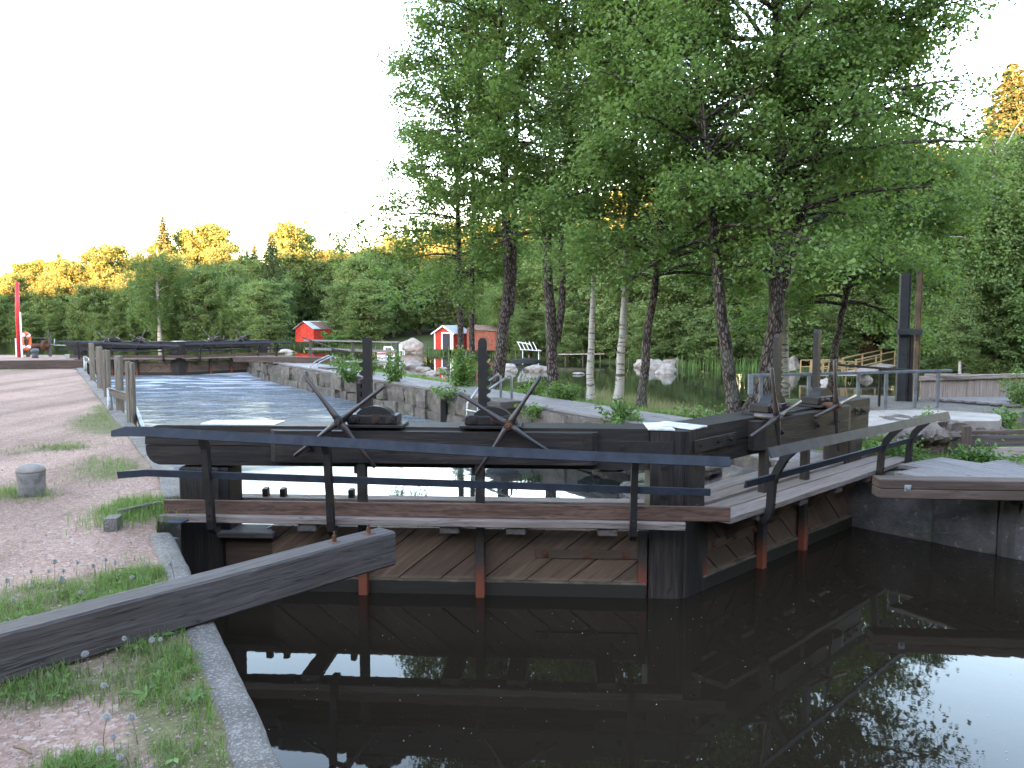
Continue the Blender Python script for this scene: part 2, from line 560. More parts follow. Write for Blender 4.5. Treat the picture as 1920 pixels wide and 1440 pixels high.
M['iron_bollard'] = plain_mat('painted_bollard', (0.075, 0.08, 0.09), 0.6, 0.4)
M['red_paint'] = plain_mat('red_paint', (0.62, 0.03, 0.035), 0.5, 0.4, 0.15)
M['white'] = plain_mat('white_paint', (0.75, 0.75, 0.76), 0.5, 0.4, 0.08)
M['buoy'] = plain_mat('lifebuoy_orange', (0.80, 0.13, 0.04), 0.5, 0.4, 0.1)
M['falu'] = plain_mat('red_shed_paint', (0.42, 0.045, 0.03), 0.85, 0.2, 0.25, 4)
M['falu_old'] = plain_mat('faded_red_boards', (0.22, 0.075, 0.05), 0.85, 0.2, 0.3, 4)
M['roof_metal'] = plain_mat('grey_sheet_roof', (0.33, 0.36, 0.40), 0.5, 0.4, 0.2, 2)
M['roof_rust'] = plain_mat('rusted_roof_patch', (0.17, 0.10, 0.075), 0.8, 0.3, 0.3, 2)
M['black_door'] = plain_mat('dark_door', (0.02, 0.022, 0.03), 0.6, 0.3)
M['window'] = plain_mat('window_glass', (0.012, 0.014, 0.016), 0.1, 0.5)
M['cabin'] = plain_mat('brown_cabin_boards', (0.15, 0.09, 0.055), 0.85, 0.2, 0.3, 4)
M['blue'] = plain_mat('blue_plastic', (0.03, 0.09, 0.33), 0.5, 0.4, 0.1)
M['alder_bark'] = bark_mat('alder_bark', (0.020, 0.014, 0.012), (0.15, 0.122, 0.108))
M['far_bark'] = bark_mat('grey_bark', (0.07, 0.052, 0.042), (0.24, 0.19, 0.16), 6)
M['birch_bark'] = birch_mat()
M['leaf'] = leaf_mat('alder_leaf', (0.060, 0.108, 0.030), (0.20, 0.29, 0.09), 0.52)
M['birch_leaf'] = leaf_mat('birch_leaf', (0.055, 0.095, 0.030), (0.155, 0.235, 0.075), 0.45)
M['far_leaf'] = leaf_mat('far_leaf', (0.060, 0.095, 0.034), (0.175, 0.24, 0.085), 0.4, 0.7)
M['needle'] = leaf_mat('spruce_needle', (0.030, 0.052, 0.022), (0.085, 0.12, 0.045), 0.15, 0.7)
M['shrub'] = leaf_mat('shrub_leaf', (0.045, 0.095, 0.022), (0.15, 0.25, 0.06), 0.35)
M['grass'] = leaf_mat('grass_blade', (0.060, 0.105, 0.022), (0.16, 0.25, 0.060), 0.35)
M['dry_grass'] = leaf_mat('dry_grass_blade', (0.13, 0.115, 0.06), (0.27, 0.24, 0.14), 0.3)
M['reed'] = leaf_mat('reed_blade', (0.06, 0.13, 0.03), (0.17, 0.26, 0.07), 0.3)
M['weed_stem'] = plain_mat('weed_stem', (0.22, 0.15, 0.09), 0.7, 0.2)
M['fluff'] = plain_mat('seed_fluff', (0.36, 0.34, 0.32), 0.9, 0.1, 0.1)
M['gravel'] = gravel_mat()
M['pebble'] = stone_mat('gravel_pebble', (0.25, 0.17, 0.15), (0.46, 0.37, 0.34), mossf=0.0, scale=9, lichen=0.3)
M['turf'] = turf_mat('bank_turf', (0.06, 0.05, 0.025), (0.075, 0.10, 0.03), (0.11, 0.15, 0.045))
M['forest_floor'] = turf_mat('forest_floor', (0.035, 0.03, 0.016), (0.05, 0.06, 0.022), (0.09, 0.13, 0.04))
M['near_water'] = water_mat('still_water', (0.0125, 0.0090, 0.0060), 5, 0.02)
M['basin_water'] = water_mat('basin_water', (0.012, 0.013, 0.012), 5, 0.28, foam=(0.078, 0.083, 0.090))
M['lake_water'] = water_mat('lake_water', (0.020, 0.022, 0.012), 2.2, 0.22)
M['speck'] = plain_mat('pollen_speck', (0.6, 0.58, 0.52), 0.8, 0.2)


# ------------------------------------------------------------------ mesh building
class MB:
    def __init__(self):
        self.v, self.f, self.g, self.sm = [], [], [], []

    def add(self, verts, faces, gco=None, smooth=False):
        o = len(self.v)
        self.v += [tuple(p) for p in verts]
        self.g += [tuple(p) for p in (gco or verts)]
        self.f += [tuple(i + o for i in fc) for fc in faces]
        self.sm += [smooth] * len(faces)
        return self

    def beam(self, p0, p1, w, h, up=(0, 0, 1), ch=0.006, seg=1, wob=0.0, off=None):
        """square timber or flat bar from p0 to p1, w across, h along up, chamfered edges"""
        p0, p1 = Vector(p0), Vector(p1)
        ax = p1 - p0
        L = ax.length
        ax = ax.normalized()
        up = Vector(up)
        sd_ = ax.cross(up).normalized()
        up = sd_.cross(ax).normalized()
        a, b = w / 2, h / 2
        o = off if off is not None else (rnd.uniform(0, 50), rnd.uniform(0, 50), rnd.uniform(0, 50))
        vs, gs, fs = [], [], []
        if ch <= 0:
            rings = [(0, 0), (L, 0)]
            oc = [(-a, -b), (a, -b), (a, b), (-a, b)]
            ocs = [oc, oc]
        else:
            c = min(ch, a * 0.6, b * 0.6)
            full = [(-a + c, -b), (a - c, -b), (a, -b + c), (a, b - c), (a - c, b), (-a + c, b), (-a, b - c), (-a, -b + c)]
            k = (a - c) / a, (b - c) / b
            ins = [(x * k[0], y * k[1]) for x, y in full]
            rings = [(0, 0)] + [(c + (L - 2 * c) * i / seg, 1) for i in range(seg + 1)] + [(L, 0)]
            ocs = [ins] + [full] * (seg + 1) + [ins]
        m = len(ocs[0])
        for (d, _), oc in zip(rings, ocs):
            dx = rnd.uniform(-wob, wob) if wob else 0
            dy = rnd.uniform(-wob, wob) if wob else 0
            for x, y in oc:
                vs.append(p0 + ax * d + sd_ * (x + dx) + up * (y + dy))
                gs.append((d + o[0], x + o[1], y + o[2]))
        for r in range(len(rings) - 1):
            for i in range(m):
                j = (i + 1) % m
                fs.append((r * m + i, r * m + j, (r + 1) * m + j, (r + 1) * m + i))
        fs.append(tuple(range(m))[::-1])
        fs.append(tuple((len(rings) - 1) * m + i for i in range(m)))
        return self.add(vs, fs, gs)

    def box(self, c, s, ch=0.0):
        c = Vector(c)
        if s[0] >= s[1] and s[0] >= s[2]:
            e = Vector((s[0] / 2, 0, 0))
            return self.beam(c - e, c + e, s[1], s[2], (0, 0, 1), ch)
        if s[1] >= s[2]:
            e = Vector((0, s[1] / 2, 0))
            return self.beam(c - e, c + e, s[0], s[2], (0, 0, 1), ch)
        e = Vector((0, 0, s[2] / 2))
        return self.beam(c - e, c + e, s[1], s[0], (1, 0, 0), ch)

    def tube(self, pts, radii, n=8, smooth=True, caps=True):
        pts = [Vector(p) for p in pts]
        if not hasattr(radii, '__len__'):
            radii = [radii] * len(pts)
        vs, gs, fs = [], [], []
        prev = None
        d = rnd.uniform(0, 60)
        for i, p in enumerate(pts):
            t = (pts[min(i + 1, len(pts) - 1)] - pts[max(i - 1, 0)])
            t = t.normalized() if t.length > 1e-9 else Vector((0, 0, 1))
            if prev is None:
                ref = Vector((0, 1, 0)) if abs(t.y) < 0.9 else Vector((1, 0, 0))
                x = (ref - t * ref.dot(t)).normalized()
            else:
                x = (prev - t * prev.dot(t)).normalized()
            prev = x
            y = t.cross(x)
            if i:
                d += (p - pts[i - 1]).length
            for k in range(n):
                an = 2 * math.pi * k / n
                off = (x * math.cos(an) + y * math.sin(an)) * radii[i]
                vs.append(p + off)
                gs.append((d, radii[i] * math.cos(an), radii[i] * math.sin(an)))
        for r in range(len(pts) - 1):
            for k in range(n):
                j = (k + 1) % n
                fs.append((r * n + k, r * n + j, (r + 1) * n + j, (r + 1) * n + k))
        self.add(vs, fs, gs, smooth)
        if caps:
            o = len(self.v) - len(vs)
            self.f += [tuple(o + k for k in range(n))[::-1], tuple(o + (len(pts) - 1) * n + k for k in range(n))]
            self.sm += [False, False]
        return self

    def lathe(self, c, prof, n=20, smooth=True):
        """prof: (radius, height) from the bottom up, about z through c"""
        c = Vector(c)
        vs, fs = [], []
        for r, z in prof:
            for k in range(n):
                a = 2 * math.pi * k / n
                vs.append(c + Vector((r * math.cos(a), r * math.sin(a), z)))
        for i in range(len(prof) - 1):
            for k in range(n):
                j = (k + 1) % n
                fs.append((i * n + k, i * n + j, (i + 1) * n + j, (i + 1) * n + k))
        fs.append(tuple(range(n))[::-1])
        fs.append(tuple((len(prof) - 1) * n + k for k in range(n)))
        return self.add(vs, fs, None, smooth)

    def prism(self, poly, ext, gx=None):
        """poly: 3-D outline, ext: extrusion vector, gx: grain direction"""
        poly = [Vector(p) for p in poly]
        ext = Vector(ext)
        vs = poly + [p + ext for p in poly]
        m = len(poly)
        fs = [tuple(range(m)), tuple(range(m, 2 * m))[::-1]]
        for i in range(m):
            j = (i + 1) % m
            fs.append((i, i + m, j + m, j))
        gx = Vector(gx).normalized() if gx is not None else (poly[1] - poly[0]).normalized()
        en = ext.normalized()
        gy = gx.cross(en)
        if gy.length < 0.3:          # grain runs along the extrusion
            gy = (poly[1] - poly[0]).normalized()
            en = gx.cross(gy)
        o = Vector((rnd.uniform(0, 50), rnd.uniform(0, 50), rnd.uniform(0, 50)))
        gs = [(p.dot(gx) + o.x, p.dot(gy) + o.y, p.dot(en) + o.z) for p in vs]
        return self.add(vs, fs, gs)

    def rock(self, c, s, seed, sub=2, rough=0.25, flat=True, rz=0.0):
        v, f = ico(sub)
        c = Vector(c)
        vs = []
        cr, sr = math.cos(rz), math.sin(rz)
        for p in v:
            q = Vector(p)
            d = 1 + rough * mnoise.noise(q * 1.3 + Vector((seed * 3.1, seed * 1.7, seed))) + rough * 0.5 * mnoise.noise(q * 3.1 + Vector((seed, seed * 2.7, 5)))
            q = q * d
            q = Vector((q.x * s[0], q.y * s[1], q.z * s[2]))
            vs.append(c + Vector((q.x * cr - q.y * sr, q.x * sr + q.y * cr, q.z)))
        return self.add(vs, f, None, not flat)

    def block(self, c, s, seed, rz=0.0, rough=0.12, n=3):
        """a roughly squared stone: subdivided box pushed about by noise"""
        c = Vector(c)
        vs, idx, fs = [], {}, []
        cr, sr = math.cos(rz), math.sin(rz)

        def vid(i, j, k):
            if (i, j, k) not in idx:
                q = Vector((i / n * 2 - 1, j / n * 2 - 1, k / n * 2 - 1))
                # rounded corners
                l = q.length
                q = q * (1 - 0.10 * max(0, l - 1.1))
                d = mnoise.noise_vector(q * 1.4 + Vector((seed * 2.3, seed, seed * 0.7))) * rough
                q = q + d
                q = Vector((q.x * s[0] / 2, q.y * s[1] / 2, q.z * s[2] / 2))
                idx[(i, j, k)] = len(vs)
                vs.append(c + Vector((q.x * cr - q.y * sr, q.x * sr + q.y * cr, q.z)))
            return idx[(i, j, k)]
        for a in range(n):
            for b in range(n):
                for s0 in (0, n):
                    q = [vid(a, b, s0), vid(a + 1, b, s0), vid(a + 1, b + 1, s0), vid(a, b + 1, s0)]
                    fs.append(tuple(q if s0 else q[::-1]))
                    q = [vid(s0, a, b), vid(s0, a + 1, b), vid(s0, a + 1, b + 1), vid(s0, a, b + 1)]
                    fs.append(tuple(q if s0 else q[::-1]))
                    q = [vid(a, s0, b), vid(a, s0, b + 1), vid(a + 1, s0, b + 1), vid(a + 1, s0, b)]
                    fs.append(tuple(q if s0 else q[::-1]))
        return self.add(vs, fs, None, False)

    def build(self, name, mat, parent=None, loc=None):
        me = bpy.data.meshes.new(name)
        v = self.v
        if loc is not None:
            l = Vector(loc)
            v = [tuple(Vector(p) - l) for p in v]
        me.from_pydata(v, [], self.f)
        at = me.attributes.new('gco', 'FLOAT_VECTOR', 'POINT')
        at.data.foreach_set('vector', np.array(self.g, dtype=np.float32).ravel())
        me.polygons.foreach_set('use_smooth', self.sm)
        me.materials.append(M[mat])
        ob = bpy.data.objects.new(name, me)
        C.objects.link(ob)
        if loc is not None:
            ob.location = loc
        if parent is not None:
            ob.parent = parent
        return ob


_ico = {}


def ico(sub):
    if sub not in _ico:
        t = (1 + 5 ** 0.5) / 2
        v = [Vector(p).normalized() for p in [(-1, t, 0), (1, t, 0), (-1, -t, 0), (1, -t, 0), (0, -1, t), (0, 1, t), (0, -1, -t), (0, 1, -t), (t, 0, -1), (t, 0, 1), (-t, 0, -1), (-t, 0, 1)]]
        f = [(0, 11, 5), (0, 5, 1), (0, 1, 7), (0, 7, 10), (0, 10, 11), (1, 5, 9), (5, 11, 4), (11, 10, 2), (10, 7, 6), (7, 1, 8), (3, 9, 4), (3, 4, 2), (3, 2, 6), (3, 6, 8), (3, 8, 9), (4, 9, 5), (2, 4, 11), (6, 2, 10), (8, 6, 7), (9, 8, 1)]
        for _ in range(sub):
            mid, nf = {}, []

            def m(a, b):
                k = (min(a, b), max(a, b))
                if k not in mid:
                    mid[k] = len(v)
                    v.append(((v[a] + v[b]) / 2).normalized())
                return mid[k]
            for a, b, c in f:
                ab, bc, ca = m(a, b), m(b, c), m(c, a)
                nf += [(a, ab, ca), (b, bc, ab), (c, ca, bc), (ab, bc, ca)]
            f = nf
        _ico[sub] = (v, f)
    return _ico[sub]


def thing(name, label, cat, loc=(0, 0, 0), rz=0.0, group=None):
    o = bpy.data.objects.new(name, None)
    o.empty_display_size = 0.2
    C.objects.link(o)
    o.location = loc
    o.rotation_euler = (0, 0, rz)
    return tag(o, label, cat, group)


def tag(o, label=None, cat=None, group=None, kind=None):
    if label:
        o['label'] = label
    if cat:
        o['category'] = cat
    if group:
        o['group'] = group
    if kind:
        o['kind'] = kind
    return o


def dup(root, loc, rz=0.0, scale=None, label=None, group=None):
    r = root.copy()
    C.objects.link(r)
    r.location = loc
    r.rotation_euler = (0, 0, rz)
    if scale is not None:
        r.scale = scale if hasattr(scale, '__len__') else (scale,) * 3
    if label:
        r['label'] = label
    if group:
        r['group'] = group
    for ch in list(root.children):
        c = ch.copy()
        C.objects.link(c)
        c.parent = r
        for g in ch.children:
            d = g.copy()
            C.objects.link(d)
            d.parent = c
    return r


def np_mesh(name, verts, quads, mat, parent=None, lv=None, kind=None, tris=False):
    """large leaf / blade meshes from arrays"""
    me = bpy.data.meshes.new(name)
    k = 3 if tris else 4
    nv, nf = len(verts), len(quads)
    me.vertices.add(nv)
    me.vertices.foreach_set('co', np.asarray(verts, dtype=np.float32).ravel())
    me.loops.add(nf * k)
    me.loops.foreach_set('vertex_index', np.asarray(quads, dtype=np.int32).ravel())
    me.polygons.add(nf)
    me.polygons.foreach_set('loop_start', np.arange(0, nf * k, k, dtype=np.int32))
    me.polygons.foreach_set('loop_total', np.full(nf, k, dtype=np.int32))
    me.update(calc_edges=True)
    if lv is not None:
        a = me.attributes.new('lv', 'FLOAT', 'POINT')
        a.data.foreach_set('value', np.asarray(lv, dtype=np.float32))
    me.materials.append(M[mat])
    ob = bpy.data.objects.new(name, me)
    C.objects.link(ob)
    if parent is not None:
        ob.parent = parent
    if kind:
        ob['kind'] = kind
    return ob


def leaf_quads(rs, centres, size, upbias=0.8, aspect=0.75, fold=0.15, tdir=None):
    """one kite-shaped leaf per centre"""
    n = len(centres)
    nrm = rs.normal(size=(n, 3))
    nrm[:, 2] = np.abs(nrm[:, 2]) + upbias
    nrm /= np.linalg.norm(nrm, axis=1)[:, None]
    t = rs.normal(size=(n, 3)) if tdir is None else tdir + 0.25 * rs.normal(size=(n, 3))
    t -= nrm * np.sum(t * nrm, axis=1)[:, None]
    t /= np.linalg.norm(t, axis=1)[:, None] + 1e-9
    b = np.cross(nrm, t)
    s = (size * rs.uniform(0.6, 1.25, n))[:, None]
    v = np.empty((n, 4, 3))
    v[:, 0] = centres - t * s * 0.5
    v[:, 1] = centres + b * s * aspect * 0.5 + nrm * s * fold + t * s * 0.05
    v[:, 2] = centres + t * s * 0.5
    v[:, 3] = centres - b * s * aspect * 0.5 + nrm * s * fold + t * s * 0.05
    q = np.arange(n * 4).reshape(n, 4)
    lv = np.repeat(rs.uniform(0, 1, n), 4)
    return v.reshape(-1, 3), q, lv


# ================================================================== THE SETTING
AX = Vector((-0.507, 0.862, 0))        # along the lock, away from the camera
WALL_L = [(30.5, -55.0), (3.9, -6.0), (-0.84, 2.75), (-2.67, 6.15), (-3.05, 7.2), (-3.46, 8.2), (-14.36, 26.71), (-20.6, 37.2)]
WALL_R = [(3.72, 9.45), (0.92, 14.0), (-9.35, 30.7), (-12.0, 36.3)]
QUAY_R = [(3.8, 8.85), (4.9, 7.56), (6.8, 5.6), (9.2, 2.0), (14.0, -7.0), (42.0, -55.0)]
Z_NEAR, Z_BASIN, Z_LAKE = -0.685, -0.70, -2.0


def resample(poly, step):
    out = [Vector(poly[0] + (0,))]
    for a, b in zip(poly[:-1], poly[1:]):
        a, b = Vector(a + (0,)), Vector(b + (0,))
        L = (b - a).length
        far = max(abs(a.y), abs(b.y)) > 20
        st = step * (4 if min(abs(a.y), abs(b.y)) > 14 else 1)
        k = max(1, int(L / st))
        out += [a + (b - a) * (i / k) for i in range(1, k + 1)]
    return out


def sheet(name, poly, z, mat):
    me = bpy.data.meshes.new(name)
    me.from_pydata([(x, y, z) for x, y in poly], [], [tuple(range(len(poly)))])
    me.materials.append(M[mat])
    o = bpy.data.objects.new(name, me)
    C.objects.link(o)
    return tag(o, kind='structure')


def grid_mesh(name, rows, mat, attrs=None, smooth=True):
    """rows: list of equally long lists of points"""
    m = len(rows[0])
    vs = [tuple(p) for r in rows for p in r]
    fs = [(i * m + j, i * m + j + 1, (i + 1) * m + j + 1, (i + 1) * m + j) for i in range(len(rows) - 1) for j in range(m - 1)]
    me = bpy.data.meshes.new(name)
    me.from_pydata(vs, [], fs)
    me.polygons.foreach_set('use_smooth', [smooth] * len(fs))
    a = me.attributes.new('gco', 'FLOAT_VECTOR', 'POINT')
    a.data.foreach_set('vector', np.array(vs, dtype=np.float32).ravel())
    if attrs:
        for k, val in attrs.items():
            at = me.attributes.new(k, 'FLOAT', 'POINT')
            at.data.foreach_set('value', val)
    me.materials.append(M[mat])
    o = bpy.data.objects.new(name, me)
    C.objects.link(o)
    return o


# turf patches on the gravel bank: centre, radii along and across the lock, strength
def patch(x, y, ra, rb, s=1.0):
    p = on_z(x, y, 0)
    return (p.x, p.y, ra, rb, s)


TURF = [patch(360, 1330, 0.75, 0.22, 1.0), patch(300, 1240, 0.45, 0.30, 0.75), patch(120, 1110, 0.34, 0.62, 1.0), patch(240, 1140, 0.30, 0.40, 0.8), patch(20, 1180, 0.4, 0.4, 0.8),
        patch(262, 950, 0.36, 0.32, 1.05), patch(205, 875, 0.9, 0.55, 0.6), patch(215, 790, 1.7, 0.65, 0.9), patch(225, 765, 1.2, 0.45, 1.0), patch(105, 838, 0.35, 0.6, 0.65),
        patch(195, 720, 2.2, 0.5, 0.6), patch(60, 1290, 0.25, 0.35, 0.7), patch(150, 1440, 0.16, 0.22, 0.6), patch(30, 925, 0.5, 0.35, 0.6), patch(25, 690, 1.2, 1.6, 0.7), patch(280, 1090, 0.5, 0.16, 0.9)]


def turf_at(x, y):
    best = 0.0
    for cx, cy, ra, rb, s in TURF:
        dx, dy = x - cx, y - cy
        u = (dx * AX.x + dy * AX.y) / ra
        v = (dx * AX.y - dy * AX.x) / rb
        d2 = u * u + v * v
        if d2 < 4:
            best = max(best, s * math.exp(-0.75 * d2))
    return best


def ground_z(x, y):
    return -0.03 + 0.022 * mnoise.noise(Vector((x * 0.7, y * 0.7, 1))) + 0.008 * mnoise.noise(Vector((x * 4, y * 4, 3))) + 0.035 * turf_at(x, y)


offs = [0, 0.08, 0.16, 0.25, 0.35, 0.45, 0.6, 0.75, 0.9, 1.1, 1.3, 1.55, 1.8, 2.1, 2.4, 2.8, 3.3, 3.9, 4.6, 5.5, 7, 9, 12, 16, 22, 30, 45, 70, 110, 160, 230]
rows, tv = [], []
for p in resample(WALL_L, 0.16):
    row = []
    for d in offs:
        x, y = p.x - 0.12 - d, p.y
        row.append((x, y, ground_z(x, y)))
        tv.append(turf_at(x, y))
    rows.append(row)
tag(grid_mesh('ground', rows, 'gravel', {'turf': tv}), kind='structure')
# quay end dropping to the lake
mb = MB()
for a, b in ((Vector((-20.6, 37.2, 0)), Vector((-60, 37.2, 0))), (Vector((-60, 37.2, 0)), Vector((-240, 37.2, 0)))):
    mb.prism([a + Vector((0, 0, -0.02)), b + Vector((0, 0, -0.02)), b + Vector((0, 0, -2.2)), a + Vector((0, 0, -2.2))], (0, 0.25, 0))
tag(mb.build('quay_end', 'dark_stone'), kind='structure')

# lake as the sheet that reaches the horizon; the lock waters stand above it
sheet('lake_water', [(-1500, -1200), (1500, -1200), (1500, 1800), (-1500, 1800)], Z_LAKE, 'lake_water')
GATE_M = Vector((1.33, 6.62, 0))
near_poly = [(30.5, -55.0), (42.0, -55.0), (14.0, -7.0), (9.2, 2.0), (6.8, 5.6), (4.9, 7.56), (3.8, 8.85), (1.35, 6.6), (-2.75, 6.8), (-2.60, 6.15), (-0.78, 2.75), (3.9, -6.0)]
sheet('lock_approach_water', near_poly, Z_NEAR, 'near_water')
basin_poly = [(-2.75, 6.82), (1.35, 6.62), (3.8, 8.87), (4.0, 9.4), (1.1, 14.0), (-9.2, 30.8), (-11.3, 36.1), (-13.96, 33.55), (-18.4, 33.7), (-14.5, 26.7), (-3.6, 8.2)]
sheet('lock_basin_water', basin_poly, Z_BASIN, 'basin_water')

# --- left lock wall: concrete kerb and face
def offset_line(poly, d):
    """shift a polyline sideways, positive to the left of travel"""
    out = []
    for i, p in enumerate(poly):
        a = Vector(poly[max(i - 1, 0)])
        b = Vector(poly[min(i + 1, len(poly) - 1)])
        t = (b - a).normalized()
        out.append((p[0] - t.y * d, p[1] + t.x * d))
    return out


lw = thing('lock_wall', 'concrete lock wall with worn kerb beside the gravel yard', 'wall')
kp = resample([(14.0, -25.0), (3.93, -6.0), (-0.805, 2.75), (-2.50, 5.83)], 0.12)
rows = []
for i, p in enumerate(kp):
    nrm = Vector((-0.88, -0.475, 0))
    w_ = 0.165
    r_ = []
    j1 = 0.008 * mnoise.noise(p * 5.0) + 0.004 * mnoise.noise(p * 14)
    j2 = 0.012 * mnoise.noise(p * 4 + Vector((7, 0, 0)))
    chip = max(0.0, mnoise.noise(p * 1.9 + Vector((0, 3, 1))) - 0.15) * 0.05
    for d, z in ((w_ + j2, -0.12), (w_ + j2, -0.012), (w_ - 0.02 + j2, 0.002), (0.11, 0.006 + 0.006 * mnoise.noise(p * 6)), (0.06, 0.004 + 0.006 * mnoise.noise(p * 5)), (0.02 + chip, -0.002), (0.0 + chip * 0.8 - j1, -0.03), (-0.01 - j1, -0.1 - 0.3 * chip), (0.0 - j1 * 1.4, -0.3), (0.03 - j1, -0.5), (0.03, -1.4)):
        r_.append(p + nrm * d + Vector((0, 0, z)))
    rows.append(r_)
# rounded end
end = rows[-1]
for k, (sh, dz) in enumerate(((0.10, -0.004), (0.19, -0.012), (0.26, -0.03), (0.30, -0.07), (0.31, -0.2))):
    rows.append([Vector(q) + Vector((-0.475, 0.88, 0)) * sh + Vector((0, 0, dz * (1.0 if q.z > -0.1 else 0.2))) + Vector((-0.88, -0.475, 0)) * ((0.09 - Vector((q - kp[-1])).dot(Vector((-0.88, -0.475, 0)))) * (0.02, 0.1, 0.28, 0.6, 0.75)[k]) for q in end])
kb = grid_mesh('kerb', rows, 'concrete')
kb.parent = lw
mb = MB()
# recess walls beside the gate and the long wall of the basin
lp = [Vector(p + (0,)) for p in [(-2.52, 5.95), (-2.98, 6.2), (-3.22, 6.95), (-3.05, 7.3), (-3.46, 8.2), (-14.36, 26.71), (-20.6, 37.2)]]
for a, b in zip(lp[:-1], lp[1:]):
    t = (b - a).normalized()
    nn = Vector((-t.y, t.x, 0))
    mb.prism([a + Vector((0, 0, -0.045)), b + Vector((0, 0, -0.045)), b + Vector((0, 0, -1.6)), a + Vector((0, 0, -1.6))], nn * 0.3)
mb.build('wall_face', 'dark_stone', lw)
mb = MB()
k2 = resample([(-3.0, 7.2), (-3.46, 8.2), (-14.36, 26.71), (-20.6, 37.2)], 0.7)
for a, b in zip(k2[:-1], k2[1:]):
    t = (b - a).normalized()
    nn = Vector((-t.y, t.x, 0))
    mb.beam(a + nn * 0.09 + Vector((0, 0, -0.05)), b + nn * 0.09 - t * 0.012 + Vector((0, 0, -0.05)), 0.2 + rnd.uniform(-.02, .02), 0.12 + rnd.uniform(-.01, .012), ch=0.012)
mb.build('coping', 'concrete', lw)

# --- right lock wall of stones
sw = thing('stone_wall', 'rough granite block wall along the far side of the lock basin', 'wall')
pr = resample(WALL_R, 100)
mb = MB()
for a, b in zip(pr[:-1], pr[1:]):
    t = (b - a).normalized()
    nn = Vector((t.y, -t.x, 0))
    a2, b2 = a + nn * 0.22, b + nn * 0.22
    mb.prism([a2 + Vector((0, 0, -0.22)), b2 + Vector((0, 0, -0.22)), b2 + Vector((0, 0, -1.7)), a2 + Vector((0, 0, -1.7))], nn * 0.5)
mb.build('backing', 'dark_stone', sw)
variants = []
for k in range(7):
    b_ = MB().block((0, 0, 0), (1, 1, 1), 11 + k * 5, rough=0.14, n=3)
    o = b_.build('stone', 'wall_stone', sw)
    variants.append(o)
cnt = 0
for a, b in zip(pr[:-1], pr[1:]):
    t = (b - a).normalized()
    nn = Vector((t.y, -t.x, 0))
    L = (b - a).length
    for course, (z0, z1) in enumerate(((-0.46, -0.05), (-0.95, -0.46))):
        s = rnd.uniform(-0.4, 0)
        while s < L:
            ln = rnd.uniform(0.5, 1.15)
            c = a + t * (s + ln / 2) + nn * (0.16 + rnd.uniform(-.05, .05) - 0.05 * course)
            h = z1 - z0
            if cnt < 7:
                o = variants[cnt]
            else:
                o = rnd.choice(variants).copy()
                C.objects.link(o)
            cnt += 1
            o.location = (c.x, c.y, (z0 + z1) / 2 + rnd.uniform(-.03, .03))
            o.scale = (ln * 0.99, 0.55, h * rnd.uniform(0.95, 1.08))
            o.rotation_euler = (rnd.uniform(-.05, .05), rnd.uniform(-.04, .04), math.atan2(t.y, t.x) + rnd.uniform(-.05, .05) + (math.pi if rnd.random() < .5 else 0))
            s += ln

# --- island between the basin and the lake
rows = []
ip = resample([(5.9, 5.9), (3.72, 9.45), (0.92, 14.0), (-9.35, 30.7), (-12.4, 36.6), (-13.5, 39.0)], 0.5)
for i, p in enumerate(ip):
    nn = Vector((0.86, 0.51, 0))
    row = []
    endf = max(0.0, min(1.0, (i - (len(ip) - 14)) / 13.0))
    wid = 1.0
    for d, z in ((0.1, -0.5), (0.12, -0.10), (0.4, -0.07), (0.8, -0.06), (1.3, -0.08), (1.7, -0.10), (2.2, -0.15), (2.7, -0.24), (3.1, -0.42), (3.5, -0.85), (3.9, -1.4), (4.4, -2.05), (5.4, -2.6)):
        q = p + nn * d
        zz = z + (0.04 if d > 0.3 else 0) * mnoise.noise(q * 1.3) + (0.10 * mnoise.noise(q * 0.6) if d > 2.5 else 0)
        row.append((q.x + 0.25 * mnoise.noise(q * 0.8) * (d > 3), q.y, zz))
    rows.append(row)
tag(grid_mesh('island_ground', rows, 'turf'), kind='structure')

# --- right bank by the sluice
rows = []
for i in range(40):
    y = 17.5 - i * 0.5 if i < 30 else 2.5 - (i - 30) * 6.5
    row = []
    for j in range(26):
        f = j / 25
        x0 = 4.9 if y > 9.6 else np.interp(y, [-55, -7, 2, 5.6, 7.56, 8.85, 9.6], [42.3, 14.3, 9.5, 7.1, 5.2, 4.1, 4.4])
        x = x0 + 60 * f ** 2
        z = -0.09 + 0.05 * mnoise.noise(Vector((x * 0.8, y * 0.8, 4))) + min(1.2, 0.05 * max(0, x - 14))
        if i == 0:
            z = -2.2
        row.append((x, y, z))
    rows.append(row)
tag(grid_mesh('right_bank', rows, 'turf'), kind='structure')

# --- far shore and the forest floor
SHORE = [(-420, 230), (-260, 190), (-160, 156), (-82, 137), (-53, 121), (-29, 108.5), (-8, 86), (2, 75.5), (13.6, 60.5), (19, 55), (25, 49), (33, 40), (46, 27), (70, 12), (120, -20)]


def shore_frames(step):
    pts = [Vector(p + (0,)) for p in SHORE]
    out = []
    for a, b in zip(pts[:-1], pts[1:]):
        k = max(1, int((b - a).length / step))
        out += [a + (b - a) * (i / k) for i in range(k)]
    out.append(pts[-1])
    fr = []
    for i, p in enumerate(out):
        t = (out[min(i + 2, len(out) - 1)] - out[max(i - 2, 0)]).normalized()
        fr.append((p, Vector((-t.y, t.x, 0))))
    return fr


SHF = shore_frames(3.0)
prof = ((-3, -2.5), (0, -2.05), (1, -1.75), (3, -1.5), (6, -1.2), (10, -0.9), (16, -0.4), (26, 0.4), (45, 1.2), (80, 2.0), (150, 3.0), (300, 4.0))


def shore_z(d):
    return float(np.interp(d, [q[0] for q in prof], [q[1] for q in prof]))


